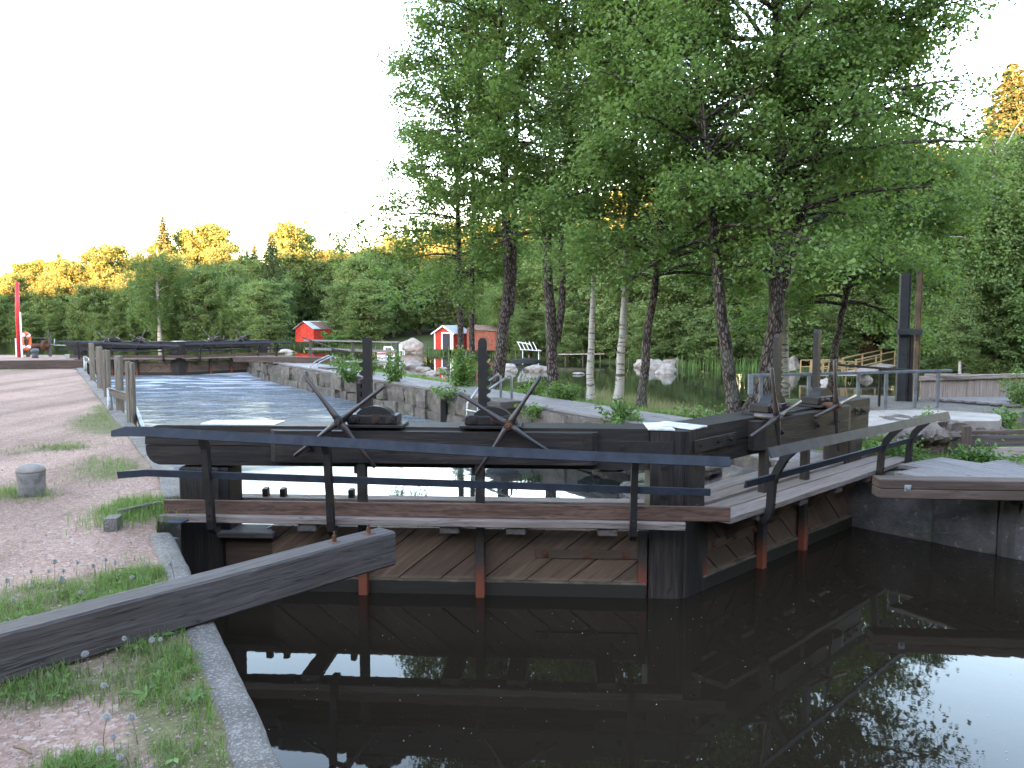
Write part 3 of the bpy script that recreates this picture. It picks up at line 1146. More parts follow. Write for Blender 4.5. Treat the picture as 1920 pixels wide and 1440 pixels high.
rows = []
for p, nn in SHF:
    row = []
    for d, z in prof:
        q = p + nn * d
        j = mnoise.noise(q * 0.12) + 0.6 * mnoise.noise(q * 0.4)
        row.append((q.x + nn.x * j * (0.7 if d < 5 else 0), q.y + nn.y * j * (0.7 if d < 5 else 0), z + 0.25 * j * (d > 0.5)))
    rows.append(row)
tag(grid_mesh('far_shore', rows, 'forest_floor'), kind='structure')

# --- unseen ridge added behind the photographer: keeps low sun off all but tree tops
rows = []
for i in range(90):
    x = -360 + i * 8
    row = []
    for dy, hz in ((-26, -0.1), (-30, 8.0), (-34, 16.0), (-38, 20.1), (-42, 21.4), (-55, 19.0), (-85, 10), (-140, -3)):
        k = 1 + 0.2 * math.exp(-((x + 92) / 36.0) ** 2) + 0.13 * mnoise.noise(Vector((x * 0.035, dy * 0.05, 2))) + 0.12 * mnoise.noise(Vector((x * 0.16, dy * 0.1, 6)))
        row.append((x, dy + 3 * mnoise.noise(Vector((x * 0.05, 1, 1))), hz * k))
    rows.append(row)
tag(grid_mesh('sun_block_hill', rows, 'forest_floor'), kind='structure')


# ================================================================== LOCK GATES
def clip_poly(poly, s0, s1, z0, z1):
    def cut(pl, f, inter):
        out = []
        for i in range(len(pl)):
            a, b = pl[i], pl[(i + 1) % len(pl)]
            if f(a):
                out.append(a)
            if f(a) != f(b):
                out.append(inter(a, b))
        return out

    def at_s(v):
        return lambda a, b: (v, a[1] + (b[1] - a[1]) * (v - a[0]) / (b[0] - a[0]))

    def at_z(v):
        return lambda a, b: (a[0] + (b[0] - a[0]) * (v - a[1]) / (b[1] - a[1]), v)
    for f, it in ((lambda p: p[0] >= s0, at_s(s0)), (lambda p: p[0] <= s1, at_s(s1)), (lambda p: p[1] >= z0, at_z(z0)), (lambda p: p[1] <= z1, at_z(z1))):
        if len(poly) < 3:
            return []
        poly = cut(poly, f, it)
    return poly


def hexbolt(mb, c, n, r=0.016, plate=0.032, L=0.02, plate_t=0.006):
    """square washer, nut and bolt end on a face with normal n"""
    c, n = Vector(c), Vector(n).normalized()
    up = Vector((0, 0, 1)) if abs(n.z) < 0.9 else Vector((0, 1, 0))
    if plate:
        mb.beam(c, c + n * plate_t, plate * 2, plate * 2, up, ch=0.002)
    sd_ = n.cross(up).normalized()
    u2 = sd_.cross(n)
    for rr, a0, a1, k in ((r, plate_t, plate_t + L * 0.6, 6), (r * 0.55, plate_t + L * 0.6, plate_t + L, 6)):
        vs = []
        for d in (a0, a1):
            for i in range(k):
                an = 2 * math.pi * i / k
                vs.append(c + n * d + (sd_ * math.cos(an) + u2 * math.sin(an)) * rr)
        mb.add(vs, [(i, (i + 1) % k, k + (i + 1) % k, k + i) for i in range(k)] + [tuple(range(k, 2 * k))])


def gate_leaf(root, sg, G):
    """near gate leaf: s runs from the mitre post to the heel, t towards the camera"""
    def L(s, t, z):
        return Vector((s, sg * t, z))

    def bar(p, q, w_, h_, up=(0, 0, 1), **k):
        return MB().beam(L(*p), L(*q), w_, h_, up, **k)
    FR = Vector((0, sg, 0))
    end, heel = G['end'], G['heel']
    zt = 0.715
    # balance beam with a well rounded end
    mb = MB()
    prof_ = []
    x1, zb = end, 0.375
    r = 0.13 if sg > 0 else 0.03
    outline = [(0.20, zb), (x1 - r, zb)] + [(x1 - r + r * math.sin(a), zb + r - r * math.cos(a)) for a in np.linspace(0.2, math.pi / 2, 5)]
    outline += [(x1 - r + r * math.cos(a), zt - r + r * math.sin(a)) for a in np.linspace(0, math.pi / 2 - 0.2, 5)] + [(x1 - r, zt), (0.20, zt)]
    zmid = 0.545
    # two timbers, one on the other, with a fine open joint
    lo = [(s, min(z, zmid - 0.003)) for s, z in outline if z < zmid]
    hi = [(s, max(z, zmid + 0.003)) for s, z in outline if z >= zmid]
    lo = lo + [(lo[-1][0], zmid - 0.003), (0.20, zmid - 0.003)]
    hi = [(0.20, zmid + 0.003), (x1, zmid + 0.003)] + hi
    for pl, t0, mat in ((lo, -0.165, 'tar_brown'), (hi, -0.17, 'tar_brown')):
        MB().prism([L(s, t0, z) for s, z in pl], L(0, -2 * t0 - 0.004 * (pl is lo), 0) , (1, 0, 0)).build('top_beam', mat, root)
    # side timber that carries the winding gear
    a0, a1 = G['side']
    pts = [(a0, 0.172), (a0, 0.23), (a0 + 0.05, 0.275), (a0 + 0.12, 0.285), (a1 - 0.12, 0.285), (a1 - 0.05, 0.275), (a1, 0.23), (a1, 0.172)]
    MB().prism([L(s, t, 0.43) for s, t in pts], (0, 0, 0.262), (1, 0, 0)).build('side_beam', 'tar_brown', root)
    # mitre post and heel post
    for s0, s1, t0, t1, zz, nm in ((0.005, 0.195, -0.2, 0.205, 0.70, 'mitre_post'),):
        mb = MB()
        mb.prism([L(a_, b_, -1.4) for a_, b_ in ((s1, t0), (s1, t1), (-0.05, t1), (-0.082, 0.19), (-0.004, 0.0), (0.07, t0))], (0, 0, zz + 1.4), (0, 0, 1))
        mb.build(nm, 'tar_brown', root)
    MB().beam(L(heel, 0, -1.4), L(heel, 0, 0.355), 0.34 if sg > 0 else 0.3, 0.36, (1, 0, 0), ch=0.015).build('heel_post', 'tar_brown', root)
    if sg > 0:
        MB().beam(L(heel - 0.215, 0.02, -0.2), L(heel - 0.215, 0.02, 0.353), 0.28, 0.085, (1, 0, 0), ch=0.01).build('heel_post', 'tar', root)
    MB().beam(L(0.0, 0.0, 0.712), L(0.215, 0.0, 0.716), 0.42, 0.014, ch=0.003).build('cap_plate', 'white_paint', root)
    # iron straps with bolts
    for z0, s1, hh in ((0.565, 0.86 if sg > 0 else 0.72, 0.105),):
        mb = MB().beam(L(0.012, 0.215, z0), L(s1, 0.183, z0), 0.012, hh, (0, 0, 1), ch=0.002)
        st_ = mb.build('strap', 'iron', root)
        for s in ((0.09, 0.42, 0.72) if sg > 0 else (0.1, 0.4, 0.6)):
            b_ = MB()
            hexbolt(b_, L(s, 0.196, z0 + 0.005), FR, 0.02, 0.035, 0.025)
            b_.build('bolt', 'iron', st_)
    # bolts along the side timber and the beam
    for s, t, z in G['bolts']:
        b_ = MB()
        hexbolt(b_, L(s, t, z), FR, 0.02, 0.036, 0.028)
        b_.build('bolt', 'iron', root)
    for z in (0.42, 0.18, 0.04):
        b_ = MB()
        hexbolt(b_, L(0.075, 0.205, z), FR, 0.022, 0.036, 0.028)
        b_.build('bolt', 'iron', root)
    # winding gear: bracket, gear quadrant, cross handle, rack
    for gi, (sr0, shub, ang, zh) in enumerate(G['gear']):
        sr = sr0 + G['goff'][gi]
        base = MB()
        base.beam(L(sr - 0.34, 0.11, 0.728), L(sr + 0.17, 0.11, 0.728), 0.30, 0.022, ch=0.003)
        hs = base.build('gear_bracket', 'iron', root)
        g2 = MB()
        g2.beam(L(sr - 0.29, 0.11, 0.776), L(sr + 0.13, 0.11, 0.776), 0.20, 0.074, ch=0.008)
        g2.build('bearing_block', 'iron', hs)
        arc = [(sr - 0.09 - 0.165 * math.cos(a), 0.772 + 0.115 * math.sin(a)) for a in np.linspace(0.12, math.pi - 0.12, 14)]
        if sg < 0:
            arc = [(sr - 0.03 - 0.16 * math.cos(a), 0.772 + 0.125 * math.sin(a)) for a in np.linspace(0.1, math.pi - 0.1, 14)]
        g3 = MB().prism([L(s, 0.05, z) for s, z in arc], L(0, 0.12, 0), (1, 0, 0))
        g3.build('gear_cover', 'iron', hs)
        for ds in (-0.235, -0.12, 0.06):
            b_ = MB()
            hexbolt(b_, L(sr + ds, 0.212, 0.785), FR, 0.026, 0.037, 0.03)
            b_.build('bolt', 'bar_iron', hs)
        # cross handle
        hub = L(shub, 0.36, zh)
        m_ = MB().tube([L(shub, 0.15, zh), L(shub, 0.39, zh)], [0.03, 0.036], 12)
        m_.tube([L(shub, 0.39, zh), L(shub, 0.412, zh)], [0.022, 0.018], 10)
        wh = m_.build('cross_handle', 'rusty' if gi == 1 else 'bar_iron', root)
        for k in range(4):
            a = ang + k * math.pi / 2
            d = Vector((math.cos(a), 0, math.sin(a)))
            ln = 0.475
            MB().tube([hub + d * 0.0, hub + d * 0.07, hub + d * 0.22, hub + d * (ln - 0.01), hub + d * ln], [0.032, 0.026, 0.0155, 0.0175, 0.010], 10).build('handle_arm', 'bar_iron', wh)
        # toothed rack and the rod below it
        sr = sr0
        t_r = 0.235
        ztop = G['rack_top'][gi]
        sidex = -1 if sg > 0 else 1
        tooth_side = -1 if gi == 1 else 1
        if sg < 0:
            tooth_side = 1
        w_r = 0.036
        outl = [(-w_r, 0.42), (-w_r, ztop - 0.03), (-w_r * 0.5, ztop), (w_r * 0.5, ztop), (w_r, ztop - 0.03)]
        z = ztop - 0.12
        p_ = 0.072
        while z > 0.85:
            outl += [(w_r, z), (w_r - 0.004, z - 0.012), (w_r + 0.012, z - 0.022), (w_r + 0.030, z - 0.032), (w_r + 0.030, z - 0.048), (w_r + 0.012, z - 0.058), (w_r - 0.004, z - 0.066)]
            z -= p_
        outl += [(w_r, 0.42)]
        tz = -0.03
        MB().prism([L(sr + tooth_side * ds, tz, zz) for ds, zz in outl], L(0, 0.055, 0), (0, 0, 1)).build('rack', 'iron', root)
        rod_t = 0.235
        if 'rod' in G:
            sr = G['rod'][gi]
        MB().beam(L(sr, rod_t, -1.4), L(sr, rod_t, 0.425), 0.075, 0.075, FR, ch=0.006).build('paddle_rod', 'rod', root)
        MB().beam(L(sr + 0.055, rod_t - 0.02, 0.33), L(sr + 0.055, rod_t - 0.02, 0.42), 0.03, 0.04, FR, ch=0.004).build('guide_block', 'iron', root)
    # planked skin: diagonal planks between the frame timbers, horizontals above and below
    ztop_p = -0.135
    slope = math.tan(R(39))
    wpl = 0.225
    k = 0
    dirv = L(math.cos(R(39)), 0, -math.sin(R(39))) if sg < 0 else L(-math.cos(R(39)), 0, math.sin(R(39)))
    c0 = -4.5
    pl_hi = heel - (0.62 if sg > 0 else 0.16)
    while c0 < 6.5:
        step = wpl / math.cos(R(39))
        # in (s, z): screen-right-rising on the left leaf, screen-right-falling on the other
        sl = -slope
        band = [(-1, c0 + sl * -1), (6, c0 + sl * 6), (6, c0 + step - 0.012 + sl * 6), (-1, c0 + step - 0.012 + sl * -1)]
        pl = clip_poly(band, 0.22, pl_hi, -1.25, ztop_p)
        if len(pl) >= 3:
            off = rnd.uniform(-0.005, 0.005)
            MB().prism([L(s, 0.165 + off, z) for s, z in pl], L(0, -0.06, 0), dirv).build('plank', 'gate', root)
        c0 += step
    # backing, sill board at the tide line, horizontal board, vertical corner iron
    zl = -0.215 if sg > 0 else ztop_p - 0.01
    MB().prism([L(0.2, 0.09, ztop_p - 0.01), L(pl_hi, 0.09, ztop_p - 0.01), L(pl_hi, 0.09, zl), L(heel, 0.09, zl), L(heel, 0.09, -1.4), L(0.2, 0.09, -1.4)], L(0, -0.12, 0), (1, 0, 0)).build('panel_frame', 'gate', root)
    MB().beam(L(0.21, 0.178, -0.665), L(heel - 0.05, 0.178, -0.665), 0.06, 0.20, (0, 0, 1), ch=0.01, seg=4).build('sill_timber', 'gate', root)
    MB().beam(L(0.28, 0.177, -0.33), L(0.28 + G['ironlen'], 0.177, -0.33), 0.012, 0.075, (0, 0, 1), ch=0.002).build('strap', 'gate', root)
    for f in (0.12, 0.5, 0.9):
        b_ = MB()
        hexbolt(b_, L(0.28 + f * G['ironlen'], 0.183, -0.33), FR, 0.018, 0.03, 0.022)
        b_.build('bolt', 'rusty', root)
    if sg > 0:
        MB().beam(L(heel - 0.66, 0.10, -0.205), L(heel - 0.17, 0.10, -0.205), 0.3, 0.05, (0, 0, 1), ch=0.01).build('sill_timber', 'grey_timber', root)
        for s in (heel - 0.42, heel - 0.58, heel - 1.2):
            MB().beam(L(s, -0.28, -0.22), L(s, -0.24, 0.10), 0.05, 0.07, FR, ch=0.006).build('bracket', 'iron', root)
        MB().prism([L(pl_hi - 0.02, 0.10, -0.14), L(pl_hi - 0.02, 0.10, -0.23), L(pl_hi + 0.2, 0.10, -0.23)], L(0, -0.1, 0), (1, 0, 0)).build('brace', 'gate', root)
    MB().beam(L(0.245, 0.185, -1.2), L(0.245, 0.185, -0.12), 0.075, 0.02, FR, ch=0.004).build('corner_iron', 'rod', root)
    # walkway: boards, kick board, bearers
    w0, w1 = G['walk']
    for i, (t0, t1, dz) in enumerate(G['boards']):
        n_ = 8
        if i == len(G['boards']) - 1 and sg > 0:
            mb = MB().beam(L(w0, (t0 + t1) / 2, 0.0), L(w1, (t0 + t1) / 2, 0.0), t1 - t0 - 0.008, 0.058, (0, 0, 1), ch=0.006, seg=10, wob=0.0035)
        else:
            mb = MB().beam(L(w0 + G['skew'] * i, (t0 + t1) / 2, dz), L(w1 - rnd.uniform(0, .03), (t0 + t1) / 2, dz), t1 - t0 - 0.008, 0.05, (0, 0, 1), ch=0.004, seg=6, wob=0.0015)
        mb.build('plank', 'walk', root)
    if G['kick']:
        k0, k1, tk = G['kick']
        mb = MB().beam(L(k1, tk, 0.082), L(k0, tk + 0.02, 0.09), 0.034, 0.115, (0, 0, 1), ch=0.004, seg=6, wob=0.0012)
        mb.build('kick_board', 'kick', root)
    for s in G['bearers']:
        MB().beam(L(s, -0.3, -0.062), L(s, G['boards'][-1][1] - 0.03, -0.062), 0.155, 0.06, (0, 0, 1), ch=0.006).build('bearer', 'grey_timber', root)
        if sg < 0:
            MB().beam(L(s, 0.172, -0.30), L(s, 0.38, -0.095), 0.06, 0.06, (0, 0, 1), ch=0.004).build('strut', 'gate', root)
    # railing: curved posts and two flat bars
    te = G['boards'][-1][1]
    for (s, ztp, lean) in G['posts']:
        ln = lean
        cur = [(te - 0.06, -0.075), (te - 0.005, -0.085), (te + 0.035, -0.05), (te + 0.05, 0.02), (te + 0.055, 0.13), (te + 0.065, 0.24), (te + 0.08 + ln * 0.25, 0.36), (te + 0.10 + ln * 0.6, ztp - 0.09), (te + 0.14 + ln, ztp)]
        mb = MB()
        vs, fs = [], []
        P = [L(s, a, b) for a, b in cur]
        for i, p in enumerate(P):
            tn = (P[min(i + 1, len(P) - 1)] - P[max(i - 1, 0)]).normalized()
            nn = Vector((1, 0, 0)).cross(tn).normalized()
            hw, hd = 0.026, 0.030
            for q, d in ((-hw, -hd), (hw, -hd), (hw, hd), (-hw, hd)):
                vs.append(p + Vector((q, 0, 0)) + nn * d)
        for i in range(len(P) - 1):
            for k_ in range(4):
                j = (k_ + 1) % 4
                fs.append((i * 4 + k_, i * 4 + j, i * 4 + 4 + j, i * 4 + 4 + k_))
        fs += [(0, 1, 2, 3), tuple(len(vs) - 4 + q for q in range(4))]
        mb.add(vs, fs)
        po = mb.build('rail_post', 'iron', root)
        for z in (0.06, 0.16):
            b_ = MB()
            hexbolt(b_, L(s, te + 0.078, z), FR, 0.009, 0, 0.014)
            b_.build('bolt', 'iron', po)
    for nm, pts, hgt, tilt in G['rails']:
        for a, b in zip(pts[:-1], pts[1:]):
            pass
        mb = MB()
        P = [L(*p) for p in pts]
        vs, fs = [], []
        for i, p in enumerate(P):
            tn = (P[min(i + 1, len(P) - 1)] - P[max(i - 1, 0)]).normalized()
            up = (Vector((0, sg * tilt[0], tilt[1]))).normalized()
            up = (up - tn * up.dot(tn)).normalized()
            sd_ = tn.cross(up)
            taper = 0.6 if (i in (0, len(P) - 1) and nm == 'top_rail' and sg > 0 and i == len(P) - 1) else 1
            for q, d in ((-hgt / 2 * taper, -0.008), (hgt / 2 * taper, -0.008), (hgt / 2 * taper, 0.008), (-hgt / 2 * taper, 0.008)):
                vs.append(p + up * q + sd_ * d)
        for i in range(len(P) - 1):
            for k_ in range(4):
                j = (k_ + 1) % 4
                fs.append((i * 4 + k_, i * 4 + j, i * 4 + 4 + j, i * 4 + 4 + k_))
        fs += [(0, 1, 2, 3), tuple(len(vs) - 4 + q for q in range(4))]
        mb.add(vs, fs)
        mb.build(nm, 'rail', root)
    return L


def arm_angle(sg, deg):
    return R(deg)


left_gate = thing('lock_gate', 'black timber lock gate leaf with long kick board, nearest and broadside to the viewer', 'lock gate', GATE_M, R(176.5), 'leaves of the near lock gate')
GL = dict(end=4.44, heel=3.98, side=(0.62, 3.33), rack_top=(1.455, 1.45), goff=(0.0, 0.0), ironlen=0.85, skew=0.0,
          gear=[(2.56, 2.71, R(52.5), 0.785), (1.58, 1.34, R(33), 0.762)],
          bolts=[(2.98, 0.287, 0.56), (2.30, 0.287, 0.555), (1.78, 0.287, 0.55), (1.10, 0.287, 0.55)],
          walk=(-0.05, 4.16), boards=[(-0.34, -0.17, 0.0), (0.355, 0.53, 0.0)],
          kick=(-0.40, 4.15, 0.44), bearers=[0.55, 1.27, 1.80, 2.95],
          posts=[(0.36, 0.555, 0.02), (2.73, 0.66, 0.02), (3.70, 0.69, 0.02)],
          rails=[('top_rail', [(-0.34, 0.70, 0.545), (0.36, 0.70, 0.565), (1.5, 0.70, 0.605), (2.73, 0.70, 0.668), (3.70, 0.70, 0.712), (4.15, 0.70, 0.735), (4.30, 0.70, 0.735), (4.42, 0.70, 0.715)], 0.075, (-0.35, 0.93)),
                 ('lower_rail', [(-0.22, 0.59, 0.29), (0.36, 0.585, 0.30), (2.73, 0.60, 0.355), (3.70, 0.60, 0.378), (4.2, 0.6, 0.39), (4.44, 0.6, 0.37)], 0.055, (0.1, 1))])
LL = gate_leaf(left_gate, 1, GL)
nb = MB().beam(LL(3.34, -0.02, 0.718), LL(3.98, -0.02, 0.718), 0.26, 0.006, ch=0)
nb.build('notice_sheet', 'notice', left_gate)

right_gate = thing('lock_gate', 'black timber lock gate leaf receding to the sluice bank, walkway without kick board', 'lock gate', GATE_M, R(44.5), 'leaves of the near lock gate')
GR = dict(end=3.70, heel=3.40, side=(0.95, 2.98), rod=(1.14, 1.97), rack_top=(1.46, 1.50), goff=(-0.27, -0.10), ironlen=0.9, skew=0.0,
          gear=[(1.81, 1.12, R(15), 0.722), (2.68, 2.36, R(9), 0.738)],
          bolts=[(1.35, 0.287, 0.56), (2.1, 0.287, 0.56), (2.55, 0.287, 0.56), (3.15, 0.175, 0.60), (3.32, 0.175, 0.60), (3.5, 0.175, 0.58)],
          walk=(0.05, 4.25), boards=[(-0.32, -0.1, 0.0), (-0.09, 0.10, 0.003), (0.15, 0.32, 0.0), (0.33, 0.54, 0.0)],
          kick=None, bearers=[0.62, 1.40, 2.15, 2.9],
          posts=[(0.60, 0.56, 0.12), (2.95, 0.53, 0.12), (3.75, 0.52, 0.12)],
          rails=[('top_rail', [(0.12, 0.82, 0.575), (1.5, 0.82, 0.56), (2.95, 0.82, 0.54), (3.75, 0.82, 0.53), (4.3, 0.82, 0.52)], 0.085, (-0.35, 0.93)),
                 ('lower_rail', [(0.12, 0.62, 0.30), (1.5, 0.62, 0.29), (2.95, 0.62, 0.28), (3.75, 0.62, 0.275), (4.05, 0.62, 0.285)], 0.06, (0.25, 1))])
LR = gate_leaf(right_gate, -1, GR)


def timber(p0, p1, w_, h_, label, name='fender_timber', bolts=(), top_bolts=(), mat='grey_timber', two=False, group=None):
    p0, p1 = Vector(p0), Vector(p1)
    d = (p1 - p0).normalized()
    rz = math.atan2(d.y, d.x)
    L_ = (p1 - p0).length
    t = thing(name, label, 'timber beam', p0, rz, group)
    if two:
        MB().beam((0, 0, h_ * 0.25), (L_, 0, h_ * 0.25), w_, h_ * 0.5 - 0.004, ch=0.008, seg=10, wob=0.003).build('timber', mat, t)
        MB().beam((0, 0, h_ * 0.75), (L_, 0, h_ * 0.75), w_, h_ * 0.5 - 0.004, ch=0.008, seg=10, wob=0.003).build('timber', mat, t)
    else:
        MB().beam((0, 0, h_ / 2), (L_, 0, h_ / 2), w_, h_, ch=0.012, seg=14, wob=0.003).build('timber', mat, t)
    for s, z, pm in bolts:
        b = MB()
        hexbolt(b, (s, -w_ / 2 + 0.001, z), (0, -1, 0), 0.017, 0.03, 0.025)
        b.build('bolt', pm, t)
    for s, y, pm in top_bolts:
        b = MB()
        hexbolt(b, (s, y, h_ - 0.001), (0, 0, 1), 0.014, 0.034, 0.06 if pm == 'rusty' else 0.03)
        b.build('bolt', pm, t)
    return t


tip = on_z(724, 1066, 0.0)
root_ = on_z(0, 1287, 0.0)
dd = (root_ - tip).normalized()
timber(tip + Vector((0, 0.09, 0.012)), tip + dd * 4.2 + Vector((0, 0.09, 0.012)), 0.17, 0.225, 'long grey squared timber lying over the gravel yard kerb and out above the water', bolts=[(0.12, 0.13, 'galv')], top_bolts=[(0.16, 0.0, 'rusty'), (0.42, -0.01, 'rusty'), (2.55, 0.02, 'iron')])

# --- right bank: twin timber, deck, abutment, slab, sluice
rb0 = on_z(1641, 931, -0.045)
rb1 = on_z(1925, 936, -0.045)
rd = (rb1 - rb0).normalized()
bz_ = 310 * 7.3 / 1500
timber(rb0, rb0 + rd * 4.2, 0.2, 0.185, 'brown double timber beam fronting the plank deck beside the stone quay', mat='brown_timber', two=True, bolts=[(0.25, 0.105, 'galv')])

qw = thing('quay_wall', 'dark wall of big rough stones under the brown double timber', 'wall')
pts = [Vector(p + (0,)) for p in QUAY_R]
mb = MB()
for a, b in zip(pts[:-1], pts[1:]):
    t = (b - a).normalized()
    nn = Vector((-t.y, t.x, 0))
    mb.prism([a + nn * 0.25 + Vector((0, 0, -0.03)), b + nn * 0.25 + Vector((0, 0, -0.03)), b + nn * 0.25 + Vector((0, 0, -1.7)), a + nn * 0.25 + Vector((0, 0, -1.7))], nn * 0.5)
mb.build('backing', 'dark_stone', qw)
k = 0
for (a, b) in zip(pts[:3], pts[1:4]):
    t = (b - a).normalized()
    nn = Vector((-t.y, t.x, 0))
    L_ = (b - a).length
    s = 0.0
    while s < L_ - 0.05:
        ln = min(rnd.choice((0.62, 0.9, 1.5)), L_ - s)
        c = a + t * (s + ln / 2) + nn * 0.18
        MB().block((0, 0, 0), (ln * 1.03, 0.55, 1.0), 60 + k, rough=0.13, n=4).build('stone', 'dark_stone', qw)
        o = qw.children[-1]
        o.location = (c.x, c.y, -0.58 + rnd.uniform(-.03, .03))
        o.rotation_euler = (0, 0, math.atan2(t.y, t.x))
        s += ln
        k += 1

dk = thing('plank_deck', 'grey plank deck on the bank behind the brown double timber', 'deck')
dl = Vector((0.53, -0.85, 0))
dn = Vector((0.85, 0.53, 0))
d0 = Vector((3.98, 8.05, 0.0))
for i in range(11):
    q0 = d0 + dn * (0.06 + 0.118 * i) + dl * (-0.35 if i > 3 else -0.1) + Vector((0, 0, 0.02))
    # boards run along the quay and stop at the timber line
    t_end = (rb0.y + 0.12 - q0.y) / dl.y if False else 1.0
    p_ = q0
    far = Vector(q0) + dl * 3.2
    # meet the back face of the double timber
    den = dl.x * rd.y - dl.y * rd.x
    o = (rb0 + Vector((-rd.y, rd.x, 0)) * 0.115) - q0
    tt = (o.x * rd.y - o.y * rd.x) / den
    if tt < 0.2:
        continue
    MB().beam(q0, q0 + dl * (tt - 0.005), 0.108, 0.04, ch=0.004, seg=6, wob=0.002).build('plank', 'board', dk)
for i in range(11, 16):
    q0 = d0 + dn * (0.06 + 0.118 * i) + dl * 0.1 + Vector((0, 0, 0.02))
    MB().beam(q0, q0 + dl * 3.2, 0.108, 0.04, ch=0.004, seg=6, wob=0.002).build('plank', 'board', dk)
MB().beam(d0 + dn * 0.1 + dl * 0.2 + Vector((0, 0, -0.03)), d0 + dn * 1.9 + dl * 0.2 + Vector((0, 0, -0.03)), 0.12, 0.05).build('joist', 'brown_timber', dk)
# deck beneath the gate heel
hd = thing('plank_deck', 'small plank landing under the heel of the receding gate leaf', 'deck')
for i in range(6):
    q0 = Vector((2.95, 9.65, -0.045)) + Vector((0.42, 0.28, 0)) * (i * 0.27)
    MB().beam(q0, q0 + Vector((0.53, -0.85, 0)) * 1.0, 0.128, 0.035, ch=0.004).build('plank', 'board', hd)

# abutment and slab
ab = thing('stone_abutment', 'mossy rough stone abutment carrying a pale concrete slab by the deck', 'wall')
A0 = on_z(1600, 872, -0.15)
for i, (px, py, wd, hh, dpt) in enumerate(((1585, 868, 0.55, 0.36, 0.6), (1648, 870, 0.5, 0.40, 0.6), (1705, 872, 0.42, 0.43, 0.6), (1757, 876, 0.34, 0.44, 0.6), (1800, 880, 0.26, 0.42, 0.5))):
    p = at_y(px, py, 10.35 - 0.08 * i)
    MB().block((0, 0, 0), (wd, dpt, hh + 0.12), 300 + i, rough=0.16, n=5).build('stone', 'moss_stone', ab)
    o = ab.children[-1]
    o.location = (p.x, p.y + dpt / 2 + 0.05, 0.03)
slab_pts = [on_z(1590, 803, 0.30), on_z(1700, 793, 0.30), on_z(1800, 790, 0.30), on_z(1880, 789, 0.30), on_z(1872, 776, 0.30), on_z(1740, 768, 0.30), on_z(1600, 770, 0.30), on_z(1560, 782, 0.30)]
mb = MB()
ring = []
for a, b in zip(slab_pts, slab_pts[1:] + slab_pts[:1]):
    kk = max(1, int((b - a).length / 0.12))
    for i in range(kk):
        q = a + (b - a) * (i / kk)
        ring.append(q + Vector((0.03 * mnoise.noise(q * 5), 0.05 * mnoise.noise(q * 4 + Vector((3, 1, 0))), 0)))
mb.prism(ring, (0, 0, -0.12))
mb.build('slab', 'slab', ab)
# rough crushed edge under the slab
for i in range(16):
    q = slab_pts[0] + (slab_pts[3] - slab_pts[0]) * (i / 15)
    MB().rock(q + Vector((0, 0.12, -0.17)), (0.13, 0.14, 0.09), 400 + i, 1, 0.4, rz=rnd.uniform(0, 3)).build('stone', 'moss_stone', ab)

# timber trough on the right of the abutment
tr = thing('timber_trough', 'timber channel side of three stacked boards with a red brown top edge', 'trough')
P0 = at_y(1812, 868, 9.6)
P1 = at_y(1990, 868, 9.3)
td = (P1 - P0).normalized()
for z, h_, mt, dy in ((0.255, 0.05, 'brown_timber', 0.05), (0.155, 0.13, 'grey_timber', 0.04), (0.02, 0.12, 'pale_wood', 0.02), (-0.10, 0.10, 'pale_wood', 0.0)):
    a = Vector((P0.x, P0.y - 0.1 + dy, z))
    MB().beam(a, a + td * 2.4, 0.06, h_ - 0.008, ch=0.005, seg=4, wob=0.002).build('board', mt, tr)
MB().beam((P0.x - 0.05, P0.y - 0.12, -0.25), (P0.x - 0.09, P0.y - 0.12, 0.34), 0.09, 0.07, (0, 1, 0)).build('post', 'brown_timber', tr)

# sluice: two steel posts, cross head, paddle rods
YS = 14.6
sl = thing('sluice_gate', 'tall dark steel sluice frame with an ochre stained second post', 'sluice gate', (at_y(1700, 745, YS).x, YS, 0))
O = Vector(sl.location)


def ipost(px0, px1, ytop, ybot, Y, mat, nm):
    a = at_y(px0, ybot, Y) - O
    b = at_y(px1, ybot, Y) - O
    zt_ = at_y(px0, ytop, Y).z
    lean = at_y(px0 + 6, ytop, Y).x - at_y(px0, ybot, Y).x - O.x * 0
    cx = (a.x + b.x) / 2
    w_ = b.x - a.x
    mb = MB()
    zb_ = at_y(px0, ybot, Y).z - 0.2
    mb.beam((cx, a.y, zb_), (cx, a.y, zt_), 0.012, w_ * 0.9, (1, 0, 0), ch=0.002)
    mb.beam((cx - w_ * 0.46, a.y, zb_), (cx - w_ * 0.46, a.y, zt_), 0.07, w_ * 0.1, (1, 0, 0), ch=0.002)
    mb.beam((cx + w_ * 0.46, a.y, zb_), (cx + w_ * 0.46, a.y, zt_), 0.07, w_ * 0.1, (1, 0, 0), ch=0.002)
    return mb.build(nm, mat, sl)


ipost(1680, 1699, 512, 742, YS, 'post_steel', 'post')
ipost(1711, 1720, 508, 745, YS + 0.02, 'ochre_steel', 'post')
zc = at_y(1690, 622, YS).z
MB().beam((at_y(1676, 620, YS).x - O.x, -0.11, zc), (at_y(1723, 620, YS).x - O.x, -0.11, zc), 0.05, 0.10, ch=0.004).build('cross_head', 'post_steel', sl)
MB().beam((at_y(1704, 700, YS).x - O.x, -0.06, -0.1), (at_y(1704, 700, YS).x - O.x, -0.06, zc - 0.06), 0.07, 0.05, (1, 0, 0), ch=0.004).build('lifting_bar', 'iron', sl)
MB().prism([(at_y(1709, 640, YS).x - O.x, -0.05, at_y(1709, 640, YS).z), (at_y(1716, 640, YS).x - O.x, -0.05, at_y(1716, 640, YS).z), (at_y(1712, 655, YS).x - O.x, -0.05, at_y(1712, 655, YS).z)], (0, 0.02, 0)).build('gusset_plate', 'jetty_wood', sl)
